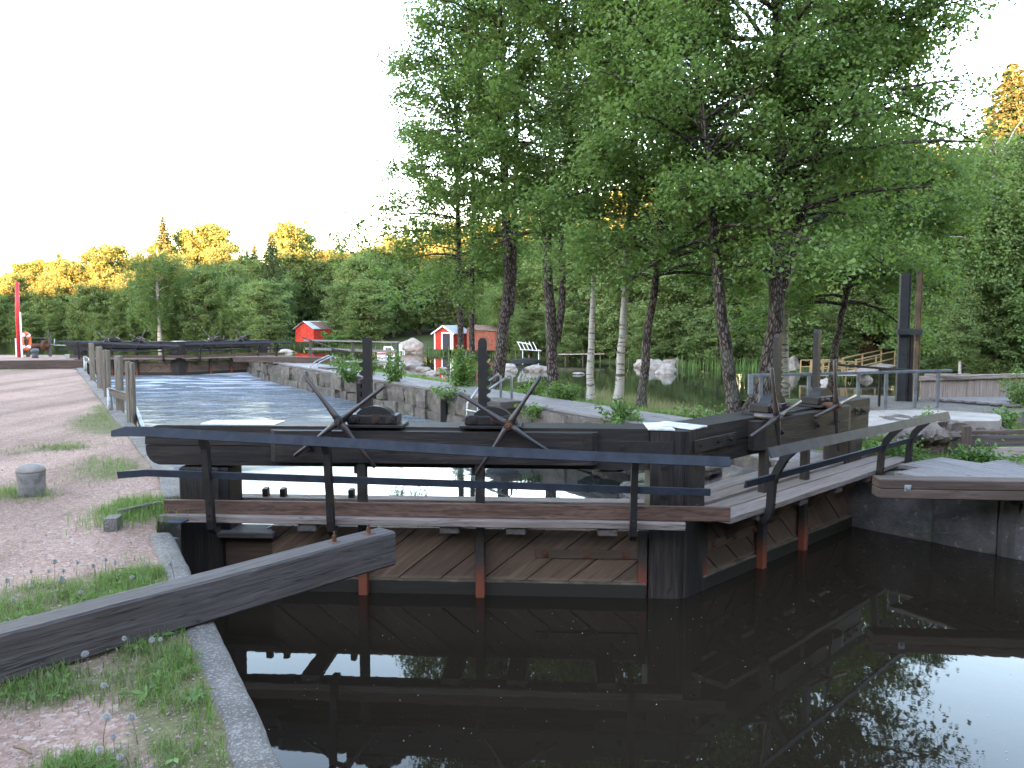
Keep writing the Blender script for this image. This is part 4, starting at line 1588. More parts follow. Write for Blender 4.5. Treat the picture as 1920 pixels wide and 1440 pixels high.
MB().beam((at_y(1708, 742, YS).x - O.x, 0.0, at_y(1708, 745, YS).z - 0.3), (at_y(1708, 700, YS).x - O.x, 0.0, at_y(1708, 703, YS).z), 0.12, 0.12, (1, 0, 0), ch=0.005).build('stub_post', 'brown_timber', sl)

# sluice side wall of upright boards
pw = thing('plank_wall', 'pale wall of upright boards with a capping rail behind the sluice', 'plank wall')
wa = at_y(1724, 748, 14.9)
wb = at_y(1965, 742, 16.0)
wd_ = (wb - wa)
wl = wd_.length
wd_.normalize()
zb1, zt1 = 0.05, at_y(1724, 713, 14.9).z
nb_ = 12
x = 0.0
while x < wl:
    bw = rnd.uniform(0.17, 0.24)
    a = wa + wd_ * (x + bw / 2)
    MB().beam((a.x, a.y + rnd.uniform(-.008, .008), -0.2), (a.x, a.y, zt1), bw - 0.012, 0.035, (-wd_.y, wd_.x, 0), ch=0.004).build('plank', 'pale_wood', pw)
    x += bw
MB().beam((wa.x - 0.04, wa.y - 0.04, zt1 + 0.035), (wb.x, wb.y - 0.04, zt1 + 0.035), 0.09, 0.085, ch=0.006, seg=6, wob=0.002).build('capping_rail', 'pale_wood', pw)
MB().beam((wa.x + 0.1, wa.y + 0.03, zt1 + 0.095), (wa.x + 0.95, wa.y + 0.05, zt1 + 0.095), 0.06, 0.05).build('board', 'pale_wood', pw)
# low deck in front of it
ld = thing('plank_deck', 'low grey plank deck in front of the upright board wall', 'deck')
for i in range(7):
    a = on_z(1745, 748, 0.16) + Vector((0.0, -0.02 - 0.17 * i, 0)) + Vector((0.12 * i, 0, 0))
    MB().beam(a, a + Vector((2.6, 0.25, 0)), 0.155, 0.04, ch=0.004, seg=4, wob=0.002).build('plank', 'board', ld)
# pale concrete apron with a dark side, under the grey railing
mb = MB()
ap = [on_z(1585, 757, 0.12), on_z(1700, 775, 0.12), on_z(1900, 778, 0.12), on_z(1960, 755, 0.12), on_z(1720, 744, 0.12), on_z(1600, 740, 0.12)]
mb.prism(ap, (0, 0, -0.6))
tag(mb.build('sluice_apron', 'concrete'), 'worn concrete apron of the sluice under the grey steel railing', 'apron')

# grey steel railing
gr = thing('steel_railing', 'grey square steel railing around the sluice apron', 'railing')
ra, rb_ = at_y(1409, 704, 12.6), at_y(1784, 695, 13.6)
rdv = rb_ - ra


def on_rail(px, z=None):
    lo, hi = 0.0, 1.0
    for _ in range(40):
        m_ = (lo + hi) / 2
        q = ra + rdv * m_
        zc_ = q.y * math.cos(PITCH) - (q.z - EYE) * math.sin(PITCH)
        if 960 + FPX * q.x / zc_ < px:
            lo = m_
        else:
            hi = m_
    return ra + rdv * lo


MB().beam(ra, rb_, 0.055, 0.045, ch=0.005).build('rail', 'grey_steel', gr)
for px in (1427, 1517, 1610, 1662, 1717, 1760):
    p = on_rail(px)
    MB().beam((p.x, p.y, -0.05), (p.x, p.y, p.z - 0.024), 0.05, 0.05, (1, 0, 0), ch=0.004).build('post', 'grey_steel', gr)
p = on_rail(1410)
MB().beam((p.x - 0.02, p.y, p.z - 0.30), (p.x - 0.02, p.y, p.z + 0.02), 0.07, 0.07, (1, 0, 0), ch=0.004).build('end_plate', 'grey_steel', gr)
bk = at_y(1570, 684, 13.2)
bk2 = at_y(1735, 697, 14.2)
MB().beam(bk, bk2, 0.06, 0.04, ch=0.004).build('rail', 'iron', gr)
for px in (1648,):
    q = bk + (bk2 - bk) * 0.47
    MB().beam((q.x, q.y, -0.05), (q.x, q.y, q.z - 0.02), 0.035, 0.035, (1, 0, 0), ch=0.003).build('post', 'iron', gr)

# --- boardwalk on the island
bw_ = thing('boardwalk', 'long grey plank boardwalk along the island side of the lock basin', 'boardwalk')
b0, b1 = Vector((2.55, 11.4, 0.0)), Vector((-8.6, 29.6, 0.0))
bd = (b1 - b0).normalized()
bn = Vector((bd.y, -bd.x, 0))
Lb = (b1 - b0).length
s = 0.0
k = 0
while s < Lb:
    ln = min(3.4, Lb - s)
    for i in range(6):
        a = b0 + bd * s + bn * (0.02 + i * 0.185) + Vector((0, 0, 0.012 * mnoise.noise(Vector((s, i, 0)))))
        MB().beam(a, a + bd * (ln - 0.012), 0.172, 0.045, ch=0.004, seg=4, wob=0.003).build('plank', 'board', bw_)
    s += ln
for sg_ in (-0.06, 1.02):
    a = b0 + bn * sg_ + Vector((0, 0, -0.075))
    MB().beam(a, a + bd * Lb, 0.07, 0.10).build('side_joist', 'grey_timber', bw_)
# landing at the far end of the boardwalk
fl = thing('plank_landing', 'pale plank landing at the far end of the boardwalk', 'landing')
for i in range(8):
    a = Vector((-8.6, 29.6, 0)) + bn * (-0.1 + i * 0.2) + Vector((0, 0, 0.01))
    MB().beam(a, a + bd * 3.2, 0.185, 0.05, ch=0.004).build('plank', 'board', fl)

# rubble where the basin wall meets the gate
for i in range(46):
    f = rnd.random()
    c = Vector((1.2 + 2.3 * rnd.random(), 9.2 + 4.3 * rnd.random(), 0))
    d_ = (c - Vector((3.72, 9.45, 0))).dot(Vector((0.86, 0.51, 0)))
    if d_ > 0.2 or d_ < -1.9:
        continue
    z = -0.2 + 0.32 * d_
    sz = rnd.uniform(0.10, 0.30)
    o = MB().rock(c + Vector((0, 0, z)), (sz, sz * rnd.uniform(.7, 1.1), sz * 0.6), 500 + i, 2, 0.35, rz=rnd.uniform(0, 3)).build('rubble_stone', 'wall_stone', None, (c.x, c.y, z))
    tag(o, 'rough stone in the rubble slope behind the mitre post', 'stone', 'stones of the rubble slope')
rows = []
for i in range(18):
    f = i / 17
    p = Vector((3.95, 9.2, 0)) + Vector((-0.52, 0.85, 0)) * (f * 7.0)
    wdt = 1.7 * (1 - 0.55 * f)
    rows.append([p + Vector((-0.86, -0.51, 0)) * (wdt * g - 0.5) + Vector((0, 0, -0.1 - 0.95 * max(0, g - 0.2) + 0.08 * mnoise.noise(p * 2 + Vector((g * 3, 0, 0))))) for g in np.linspace(0, 1, 9)])
tag(grid_mesh('rubble_bank', rows, 'dark_stone'), kind='structure')

# ================================================================== FAR GATE (same pattern, paddles down)
import copy
FM = Vector((-13.96, 33.5, 0))
fl_gate = thing('lock_gate', 'far black lock gate leaf reaching to the gravel yard, behind the wooden poles', 'lock gate', FM, R(178), 'leaves of the far lock gate')
fl_gate.scale = (1.06, 1, 1)
G2 = copy.deepcopy(GL)
G2.update(rack_top=(0.93, 0.93), gear=[(2.56, 2.71, R(40), 0.80), (1.58, 1.34, R(28), 0.78)])
gate_leaf(fl_gate, 1, G2)
fr_gate = thing('lock_gate', 'far black lock gate leaf reaching to the boardwalk island', 'lock gate', FM, R(44), 'leaves of the far lock gate')
fr_gate.scale = (1.1, 1, 1)
G3 = copy.deepcopy(GR)
G3.update(rack_top=(0.93, 0.93), gear=[(1.81, 1.12, R(38), 0.80), (2.68, 2.36, R(30), 0.80)], kick=(-0.1, 4.2, 0.46),
          rails=[('top_rail', [(-0.02, 0.76, 0.62), (2, 0.76, 0.62), (4.3, 0.76, 0.62)], 0.085, (-0.35, 0.93)), ('lower_rail', [(0.12, 0.62, 0.32), (4.05, 0.62, 0.32)], 0.06, (0.25, 1))])
gate_leaf(fr_gate, -1, G3)

fb0, fb1 = on_z(158, 690, 0.0), on_z(-60, 692, 0.0)
timber(fb0 + Vector((0, 0.1, 0)), fb1 + Vector((0, 0.1, 0)), 0.24, 0.27, 'brown squared timber across the far end of the gravel yard', mat='brown_timber')
tb0, tb1 = on_z(440, 679, 0.02), on_z(640, 681, 0.02)
timber(tb0, tb1, 0.22, 0.22, 'brown squared timber across the far end of the boardwalk', mat='brown_timber')

# ================================================================== LEFT BANK FURNITURE
# wooden fender poles standing in the basin by the wall
for i, (px, ytop, yy, wd, lab) in enumerate(((174, 643, 21.2, 0.105, 'wooden pole by the basin edge, farthest of the row'), (187, 650, 18.6, 0.11, 'wooden pole second from the far end of the basin row'),
                                             (200, 656, 16.6, 0.115, 'wooden pole in the middle of the basin row, beside the bent rail'), (223, 667, 14.1, 0.11, 'wooden pole next to the nearest of the basin row'),
                                             (244, 678, 12.4, 0.115, 'wooden pole nearest of the row, split down its front'))):
    p = at_y(px, 700, yy)
    p0 = Vector((p.x, yy, -1.3))
    ztop = at_y(px, ytop, yy).z
    t = thing('wooden_pole', lab, 'pole', p0, 0, 'wooden poles along the basin edge')
    lean = rnd.uniform(-.012, .012)
    if i in (2, 4):
        MB().beam((-wd * 0.27, 0, 0), (-wd * 0.27 + lean, 0, ztop + 1.3), wd, wd * 0.46, (1, 0, 0), ch=0.006, seg=4, wob=0.002).build('half_pole', 'post_wood', t)
        MB().beam((wd * 0.25, 0, 0), (wd * 0.25 + lean, 0, ztop + 1.285), wd, wd * 0.44, (1, 0, 0), ch=0.006, seg=4, wob=0.002).build('half_pole', 'post_wood', t)
    else:
        MB().beam((0, 0, 0), (lean, 0, ztop + 1.3), wd, wd, (1, 0, 0), ch=0.012, seg=4, wob=0.002).build('pole', 'post_wood', t)

# bent guard rails
for (pts, label) in (([(-7.12, 14.1, 0.40), (-6.35, 13.2, 0.38), (-5.86, 12.45, 0.16), (-5.60, 12.05, -0.02)], 'nearer bent guard rail dipping to the ground beside the grass tufts'),
                     ([(-13.3, 24.9, 0.47), (-12.7, 24.0, 0.44), (-11.9, 22.7, 0.22), (-11.6, 22.2, 0.02)], 'farther bent guard rail at the head of the gravel yard')):
    t = thing('guard_rail', label, 'guard rail', pts[0][:2] + (0,))
    o = Vector(pts[0][:2] + (0,))
    for i, (a, b) in enumerate(zip(pts[:-1], pts[1:])):
        a, b = Vector(a) - o, Vector(b) - o
        MB().beam(a, b, 0.05, 0.015, ch=0.003).build('rail', 'galv' if i != 0 else 'iron', t)
        MB().beam(a + Vector((0, 0, -0.075)), b + Vector((0, 0, -0.075)), 0.035, 0.11, ch=0.004).build('board', 'grey_timber', t)
    MB().tube([(0, 0, -0.2), (0, 0, pts[0][2] - 0.005)], 0.045, 10).build('post', 'galv', t)

# mooring bollard, near left
bp = on_z(60, 930, -0.02)
bo = thing('mooring_bollard', 'squat round topped grey bollard standing in the gravel', 'bollard', bp)
MB().lathe((0, 0, 0), [(0.108, -0.1), (0.112, 0.02), (0.115, 0.10), (0.117, 0.16), (0.119, 0.19), (0.121, 0.21), (0.122, 0.225)], 22).build('shaft', 'bollard', bo)
MB().lathe((0, 0, 0), [(0.123, 0.226), (0.121, 0.25), (0.110, 0.272), (0.085, 0.29), (0.05, 0.30), (0.012, 0.303)], 22).build('cap', 'rock', bo)

# stub and plank beside the gate
sp = on_z(213, 994, -0.03)
tag(MB().block(sp + Vector((0, 0, 0.04)), (0.10, 0.16, 0.14), 77, rz=0.2, rough=0.06).build('stone_stub', 'concrete', None, sp), 'small pale stone stub at the edge of the grass tuft', 'stone')
a, b = on_z(222, 972, 0.0), on_z(302, 955, 0.0)
tag(MB().beam(a, b, 0.04, 0.14, ch=0.006).build('edge_board', 'grey_timber', None, a), 'grey board half buried in the grass by the gate', 'board')
ip_ = on_z(330, 977, 0.03)
tag(MB().beam(ip_ + Vector((-0.06, 0, 0.0)), ip_ + Vector((0.08, -0.02, 0.0)), 0.11, 0.012, ch=0.002).build('iron_plate', 'rail', None, ip_), 'bluish iron plate on the kerb end under the walkway', 'plate')

# far quay: red pole, lifebuoy, winch, bollard
YP = 35.0
rp = at_y(37, 667, YP)
t = thing('red_pole', 'tall red pole with a white foot on the far quay', 'pole', rp)
MB().tube([(-0.02, 0, -0.1), (0.0, 0, 2.0), (0.04, 0, 3.2)], [0.085, 0.095, 0.075], 10).build('shaft', 'red_paint', t)
MB().beam((0.11, -0.02, -0.1), (0.12, -0.02, 1.9), 0.06, 0.06, (1, 0, 0)).build('white_stake', 'white', t)
lb = at_y(46, 648, YP + 0.2)
t = thing('lifebuoy_stand', 'orange lifebuoy on a short post beside the red pole', 'lifebuoy', (lb.x, lb.y, -0.05))
mb = MB()
vs, fs = [], []
nM, nm = 24, 8
for i in range(nM):
    A = 2 * math.pi * i / nM
    for j in range(nm):
        B = 2 * math.pi * j / nm
        r = 0.30 + 0.075 * math.cos(B)
        vs.append((0.06 + 0.09 * math.sin(B) + 0.22 * r * math.cos(A), r * math.cos(A) * 0.6, 0.72 + r * 1.15 * math.sin(A)))
for i in range(nM):
    for j in range(nm):
        fs.append((i * nm + j, ((i + 1) % nM) * nm + j, ((i + 1) % nM) * nm + (j + 1) % nm, i * nm + (j + 1) % nm))
mb.add(vs, fs, None, True).build('ring', 'buoy', t)
for A in (0.8, 2.3, 3.9, 5.4):
    r = 0.30
    c = Vector((0.06 + 0.22 * r * math.cos(A), r * math.cos(A) * 0.6, 0.72 + r * 1.15 * math.sin(A)))
    MB().rock(c, (0.1, 0.09, 0.1), 3, 1, 0.0, False).build('white_band', 'white', t)
MB().beam((0.05, 0.12, -0.1), (0.05, 0.12, 0.8), 0.1, 0.1, (1, 0, 0)).build('post', 'grey_timber', t)
MB().beam((-0.36, 0.0, -0.1), (-0.36, 0.0, 0.85), 0.07, 0.07, (1, 0, 0)).build('post', 'white', t)

wx = at_y(77, 668, 36.0)
t = thing('hand_winch', 'rusty hand winch with a cranked handle on the far quay', 'winch', (wx.x, wx.y, 0))
for x_ in (-0.55, 0.42):
    MB().beam((x_, 0, -0.1), (x_, 0, 0.82), 0.09, 0.09, (1, 0, 0)).build('upright', 'grey_timber', t)
MB().tube([(-0.55, 0, 0.44), (0.42, 0, 0.44)], 0.10, 12).build('drum', 'rusty', t)
MB().tube([(0.12, 0, 0.44), (0.25, 0, 0.44)], 0.24, 16).build('gear_wheel', 'rusty', t)
MB().beam((-0.55, 0, 0.79), (0.5, 0, 0.79), 0.06, 0.05).build('top_bar', 'grey_timber', t)
MB().tube([(0.42, 0, 0.5), (0.62, 0, 0.5), (0.64, 0, 0.76)], 0.025, 6).build('crank', 'galv', t)
MB().tube([(0.62, -0.02, 0.47), (1.15, -0.02, 0.46)], 0.03, 6).build('crank_handle', 'galv', t)
MB().beam((0.30, 0.1, 0.0), (0.30, 0.1, 1.15), 0.05, 0.05, (1, 0, 0)).build('stake', 'grey_timber', t)
cb = at_y(66, 667, 34.4)
t = MB().lathe((cb.x, cb.y, -0.1), [(0.13, 0), (0.12, 0.2), (0.12, 0.3), (0.15, 0.34), (0.155, 0.4), (0.13, 0.45), (0.06, 0.48)], 16).build('iron_bollard', 'iron_bollard', None, (cb.x, cb.y, -0.1))
tag(t, 'dark iron mooring bollard beside the hand winch', 'bollard')

# ================================================================== ISLAND FURNITURE
def ladder(label, px0, ytop, px1, ybot, Y, w_, two):
    p = at_y((px0 + px1) / 2, ybot, Y)
    o = Vector((p.x, Y, 0))
    t = thing('ladder', label, 'ladder', o, 0, 'bathing ladders on the lock wall')
    top = at_y(px1, ytop, Y).z
    dirw = Vector((-0.62, -0.55, 0)).normalized()      # towards the basin
    side = Vector((-0.53, 0.85, 0))
    for k in (0, 1):
        q = side * (k * w_)
        a = q + Vector((0.55, 0.35, 0.0))
        MB().tube([a + Vector((0, 0, -0.05)), a + Vector((0, 0, top - 0.05)), a + dirw * 0.06 + Vector((0, 0, top)), a + dirw * 0.55 + Vector((0, 0, top * 0.55)), a + dirw * 0.85 + Vector((0, 0, -0.02)), a + dirw * 0.9 + Vector((0, 0, -0.9))], 0.024, 8).build('handrail', 'galv', t)
    for z in (-0.15, -0.42, -0.69):
        a = Vector((0.55, 0.35, z)) + dirw * 0.88
        MB().tube([a, a + side * w_], 0.02, 6).build('rung', 'galv', t)
    return t


ladder('aluminium ladder with bent handrails nearer the gate, beside the paddle rack', 880, 706, 932, 752, 15.4, 0.42, True)
ladder('aluminium ladder with bent handrails at the far end of the lock wall', 578, 668, 608, 690, 26.4, 0.45, True)
for (px, Y, lab) in ((595, 25.6, 'wooden step by the farther ladder'), (905, 15.0, 'wooden step by the nearer ladder')):
    p = at_y(px, 720, Y)
    q = Vector((p.x + 0.35, Y + 0.35, -0.1))
    tag(MB().beam(q + Vector((0.2, -0.35, 0.1)), q + Vector((-0.26, 0.38, 0.1)), 0.5, 0.14, ch=0.01).build('wooden_step', 'grey_timber', None, q), lab, 'step')
# fender posts on the stone wall
for px, Y, lab in ((640, 22.0, 'dark fender post on the stone wall, farther one'), (790, 17.6, 'dark fender post on the stone wall, nearer the gate')):
    f = (Y - 13.14) / (33.07 - 13.14)
    x = float(np.interp(Y, [14.0, 30.7], [0.92, -9.35])) - 0.22
    q = Vector((x, Y, -1.0))
    tag(MB().beam(q, q + Vector((0, 0, 0.86)), 0.13, 0.13, (1, 0, 0), ch=0.01).build('fender_post', 'tar', None, q), lab, 'post')

# timber railing at the head of the boardwalk and the strutted platform
t = thing('timber_railing', 'grey timber railing with two rails at the head of the boardwalk', 'railing', at_y(667, 690, 32.5))
o = Vector(t.location)
ra, rb_ = at_y(572, 638, 34.2) - o, at_y(748, 642, 31.2) - o
MB().beam(ra, rb_, 0.14, 0.06).build('rail', 'board', t)
MB().beam(ra + Vector((0, 0.03, -0.36)), rb_ + Vector((0, 0.03, -0.36)), 0.05, 0.10).build('rail', 'board', t)
for f in (0.06, 0.53, 0.985):
    q = ra + (rb_ - ra) * f
    MB().beam((q.x, q.y, q.z - 1.3), (q.x, q.y, q.z - 0.03), 0.10, 0.10, (1, 0, 0)).build('post', 'grey_timber', t)
d_ = thing('strutted_platform', 'small grey plank platform propped on slanting struts over the lake edge', 'platform', at_y(690, 684, 30.5))
for i in range(5):
    MB().beam((-0.95, 0.16 * i, 0.1), (0.95, 0.16 * i - 0.12, 0.1), 0.15, 0.05).build('plank', 'board', d_)
for x_ in (-0.5, 0.6):
    MB().beam((x_ + 0.15, 0.1, 0.08), (x_ - 0.15, 0.3, -0.7), 0.07, 0.07).build('strut', 'grey_timber', d_)
dg = thing('gate_bar', 'dark iron bar leaning across the timber railing', 'iron bar', at_y(650, 660, 31.0))
o = Vector(dg.location)
MB().beam(at_y(566, 632, 31.2) - o, at_y(640, 659, 30.9) - o, 0.045, 0.045).build('bar', 'iron', dg)
MB().beam(at_y(622, 656, 30.9) - o, at_y(652, 660, 30.8) - o, 0.08, 0.11).build('foot', 'iron', dg)

# ================================================================== FAR SHORE: sheds, boat, boulders, jetties
def shed(name, label, p, rz, W, D, H, roof_h, wall, front, group=None):
    t = thing(name, label, 'shed', p, rz, group)
    hw = W / 2
    mb = MB()
    # walls: front gable at y=0, running back along +y
    nb = int(W / 0.22)
    for i in range(nb):
        x0, x1 = -hw + W * i / nb, -hw + W * (i + 1) / nb - 0.015
        z0, z1 = H + roof_h * (1 - abs(x0) / hw), H + roof_h * (1 - abs(x1) / hw)
        MB().prism([(x0, 0, 0), (x1, 0, 0), (x1, 0, z1), (x0, 0, z0)], (0, 0.05, 0), (0, 0, 1)).build('plank', wall, t)
    for sx in (-1, 1):
        MB().beam((sx * hw, 0.06, H / 2), (sx * hw, D, H / 2), 0.06, H).build('wall', wall, t)
    MB().prism([(-hw, D, 0), (hw, D, 0), (hw, D, H), (0, D, H + roof_h), (-hw, D, H)], (0, -0.06, 0)).build('wall', wall, t)
    ov = 0.25
    sl_ = roof_h / hw
    for sx in (-1, 1):
        MB().prism([(0, -ov, H + roof_h + 0.07), (sx * (hw + ov), -ov, H - ov * sl_ + 0.07), (sx * (hw + ov), D + ov, H - ov * sl_ + 0.07), (0, D + ov, H + roof_h + 0.07)], (0, 0, -0.06)).build('roof', 'roof_metal', t)
    if front == 'trim':
        for sx in (-1, 1):
            MB().beam((sx * (hw - 0.06), -0.02, 0), (sx * (hw - 0.06), -0.02, H), 0.03, 0.14, (1, 0, 0), ch=0).build('corner_board', 'white', t)
            MB().beam((0, -ov - 0.02, H + roof_h), (sx * (hw + ov), -ov - 0.02, H - ov * sl_), 0.03, 0.13, ch=0).build('barge_board', 'white', t)
        dr = MB().box((0.15 * W, -0.025, 0.5 * (H * 0.92)), (W * 0.40, 0.05, H * 0.92)).build('door', 'black_door', t)
        for xx in (0.15 * W - W * 0.23, 0.15 * W + W * 0.23):
            MB().beam((xx, -0.03, 0), (xx, -0.03, H * 0.97), 0.06, 0.12, (1, 0, 0), ch=0).build('frame', 'white', dr)
        MB().beam((0.15 * W - W * 0.26, -0.03, H * 0.99), (0.15 * W + W * 0.26, -0.03, H * 0.99), 0.06, 0.12, ch=0).build('frame', 'white', dr)
    else:
        MB().beam((-hw - 0.2, -ov - 0.02, H - 0.22), (0, -ov - 0.02, H + roof_h), 0.03, 0.1, ch=0).build('barge_board', 'roof_rust', t)
        MB().prism([(hw * 0.15, D * 0.2, H + roof_h * 0.85 + 0.09), (hw + ov + 0.02, D * 0.25, H - ov * sl_ + 0.09), (hw + ov + 0.02, D + ov, H - ov * sl_ + 0.09), (hw * 0.15, D + ov, H + roof_h * 0.85 + 0.09)], (0, 0, -0.015)).build('roof_patch', 'roof_rust', t)
        MB().box((0.0, -0.02, 0.9), (1.1, 0.03, 1.8)).build('door', wall, t)
    return t


p = at_y(832, 655, 84.0)
shed('boat_shed', 'red boat shed with white trim and a dark door on the lawn', Vector((p.x, p.y, p.z)), R(-24), 2.25, 3.6, 1.75, 0.7, 'falu', 'trim')
p = at_y(571, 641, 103.0)
shed('boat_shed', 'plain red boat shed with a rust patched sheet roof', Vector((p.x, p.y, p.z)), R(-28), 3.0, 4.4, 1.75, 0.85, 'falu', 'plain')
p = at_y(905, 657, 80.0)
t = thing('old_shed', 'old faded red board shed half hidden behind the tree trunks', 'shed', p, R(-12))
for i in range(13):
    MB().beam((-1.5 + i * 0.25, 0, 0), (-1.5 + i * 0.25 + rnd.uniform(-.03, .03), 0, 2.0 - 0.012 * i + rnd.uniform(-.05, .05)), 0.03, 0.23, (1, 0, 0), ch=0).build('plank', 'falu_old', t)
MB().prism([(-1.6, -0.2, 2.1), (1.7, -0.2, 1.9), (1.7, 2.6, 2.3), (-1.6, 2.6, 2.5)], (0, 0, 0.06)).build('roof', 'roof_rust', t)
MB().prism([(-1.55, 0.05, 0), (-1.55, 2.4, 0), (-1.55, 2.4, 2.3), (-1.55, 0.05, 2.0)], (0.04, 0, 0)).build('wall', 'falu_old', t)

# motor boat
p = on_z(729, 670, -1.97)
t = thing('motor_boat', 'white motor boat with a red stripe and small cabin moored by the boulder', 'boat', p, R(8))
mb = MB()
secs = []
for f in np.linspace(0, 1, 9):
    hw = 0.62 * (1 - f ** 3 * 0.95)
    x = -1.1 + 2.2 * f
    secs.append([(x, 0, -0.12 + 0.25 * f ** 3), (x, hw * 0.75, 0.0 + 0.1 * f ** 2), (x, hw, 0.52 + 0.16 * f)])
vs, fs = [], []
for s_ in secs:
    full = [(q[0], -q[1], q[2]) for q in s_[::-1]] + s_[1:]
    vs += full
for i in range(len(secs) - 1):
    for j in range(4):
        fs.append((i * 5 + j, i * 5 + j + 1, i * 5 + 6 + j, i * 5 + 5 + j))
    fs.append((i * 5 + 4, i * 5, i * 5 + 5, i * 5 + 9))
fs.append((0, 1, 2, 3, 4))
mb.add(vs, fs)
mb.build('hull', 'white', t)
for sy in (-1, 1):
    mb = MB()
    P = [(q[0], sy * (q[1] + 0.012), 0.36 + 0.15 * i / 8) for i, q in enumerate(s_[2] for s_ in secs)]
    for a, b in zip(P[:-1], P[1:]):
        mb.beam(a, b, 0.015, 0.12, ch=0)
    tag(mb.build('stripe', 'red_paint', t))
MB().prism([(-0.5, -0.42, 0.52), (0.55, -0.36, 0.58), (0.3, -0.3, 1.02), (-0.45, -0.34, 1.05)], (0, 0.74, 0)).build('cabin', 'white', t)
MB().prism([(-0.32, -0.43, 0.68), (0.30, -0.40, 0.70), (0.2, -0.37, 0.92), (-0.3, -0.39, 0.93)], (0, 0.02, 0)).build('window', 'window', t)
MB().rock((-1.18, 0, 0.55), (0.15, 0.16, 0.32), 5, 2, 0.1, False).build('outboard_motor', 'black_door', t)

# rocks in and by the lake
ROCKS = [(772, 657, 1.9, 1.5, 1.15, 'big pink granite boulder between the white boat and the lawn', -1.75), (536, 661, 0.95, 0.7, 0.34, 'pale low rock in the water by the far gate', -2.0), (773, 690, 1.0, 0.8, 0.5, 'pale rock just behind the boardwalk bush', -2.0),
         (795, 695, 0.9, 0.7, 0.3, 'low pale rock next to the boardwalk bush rock', -2.0), (812, 703, 0.7, 0.6, 0.28, 'small pale rock near the paired trunks', -2.0), (830, 693, 0.5, 0.4, 0.2, 'tiny pale rock under the shed reflection', -2.0),
         (948, 695, 1.35, 0.9, 0.5, 'flat pale rock right of the double alder', -2.0), (1008, 696, 1.3, 0.8, 0.42, 'flat pale rock left of the forked alder', -2.0), (1085, 702, 0.6, 0.4, 0.15, 'thin rock awash by the birches', -2.0),
         (1012, 668, 1.5, 1.0, 0.95, 'reddish boulder beneath the white bench', -2.0), (1225, 692, 1.6, 1.0, 0.65, 'jumbled pale rock pile leftmost part in front of the reeds', -2.0), (1250, 700, 1.1, 0.8, 0.6, 'bright rock in the pile in front of the reeds', -2.0), (1262, 687, 1.0, 0.7, 0.6, 'rear rock in the pile in front of the reeds', -2.0),
         (1205, 688, 0.9, 0.6, 0.55, 'dark rock at the side of the pile by the reeds', -2.0), (1485, 697, 0.95, 0.8, 1.0, 'tall grey boulder standing beside the pine jetty', -2.0), (1549, 726, 0.75, 0.55, 0.42, 'pointed pale rock in the water below the pine jetty', -2.0), (1622, 713, 0.6, 0.5, 0.35, 'grey rock under the pine jetty rail', -2.0),
         (1730, 690, 1.4, 1.0, 0.8, 'shore boulder beyond the plank wall', -1.6), (1800, 694, 1.1, 0.9, 0.6, 'shore boulder under the slender birches', -1.6), (680, 652, 0.8, 0.6, 0.4, 'low shore rock under the timber railing', -1.9)]
for i, (px, py, a, b, c, lab, z) in enumerate(ROCKS):
    p = on_z(px, py, z)
    k = p.y / 60.0
    sc_ = 0.62 if p.y < 60 else 0.8
    o = MB().rock(p + Vector((0, 0, c * 0.2)), (a * sc_, b * sc_, c * 0.85), 700 + i * 3, 3, 0.32, False, rnd.uniform(-0.4, 0.4)).build('boulder', 'rock', None, p)
    tag(o, lab, 'rock', 'rocks along the lake')

# white bench and old boat on the far bank
p = on_z(998, 676, -1.95)
t = thing('white_bench', 'white slatted bench frame on the reddish boulder', 'bench', (p.x, p.y, -1.15), R(20))
for i in range(5):
    MB().beam((-1.0 + i * 0.36, 0, 0.1), (-1.35 + i * 0.36, 0.1, 0.85), 0.05, 0.06, ch=0).build('slat', 'white', t)
MB().beam((-1.4, 0.1, 0.85), (-0.1, 0.12, 0.62), 0.06, 0.08, ch=0).build('top_rail', 'white', t)
MB().beam((-1.1, 0, 0.2), (0.8, 0.0, 0.05), 0.3, 0.06, ch=0).build('seat', 'white', t)
for x_ in (-0.9, 0.6):
    MB().beam((x_, 0, -0.75), (x_, 0, 0.15), 0.05, 0.05, (1, 0, 0), ch=0).build('leg', 'white', t)
p = on_z(985, 682, -1.98)
t = thing('rowing_boat', 'dark upturned rowing boat below the white bench', 'boat', p, R(15))
mb = MB()
vs, fs = [], []
for i, f in enumerate(np.linspace(-1, 1, 9)):
    hw = 0.5 * (1 - f * f) + 0.03
    for j in range(6):
        A = math.pi * j / 5
        vs.append((f * 1.4, hw * math.cos(A), 0.05 + (0.42 * (1 - 0.5 * f * f)) * math.sin(A)))
for i in range(8):
    for j in range(5):
        fs.append((i * 6 + j, i * 6 + j + 1, i * 6 + 7 + j, i * 6 + 6 + j))
mb.add(vs, fs, None, True).build('hull', 'tar', t)
MB().beam((-1.4, 0, 0.12), (1.4, 0, 0.12), 0.06, 0.06).build('keel', 'tar', t)
p = on_z(1060, 676, -1.9)
t = thing('shore_jetty', 'old low timber jetty with stacked logs behind the forked alder', 'jetty', (p.x, p.y, -1.5), R(-4))
for i in range(6):
    MB().beam((-0.6, 0.3 * i, 0.12), (3.4, 0.3 * i - 0.1, 0.18), 0.27, 0.06).build('plank', 'pale_wood', t)
for x_ in (0.0, 1.5, 3.0):
    MB().beam((x_, 0.1, -0.8), (x_, 0.1, 0.1), 0.12, 0.12, (1, 0, 0)).build('post', 'grey_timber', t)
p = at_y(752, 660, 76.0)
t = thing('garden_chair', 'white plastic garden chair beside the big pink boulder', 'chair', (p.x, p.y, p.z - 0.3), R(30))
MB().box((0, 0, 0.42), (0.5, 0.5, 0.05), 0.01).build('seat', 'white', t)
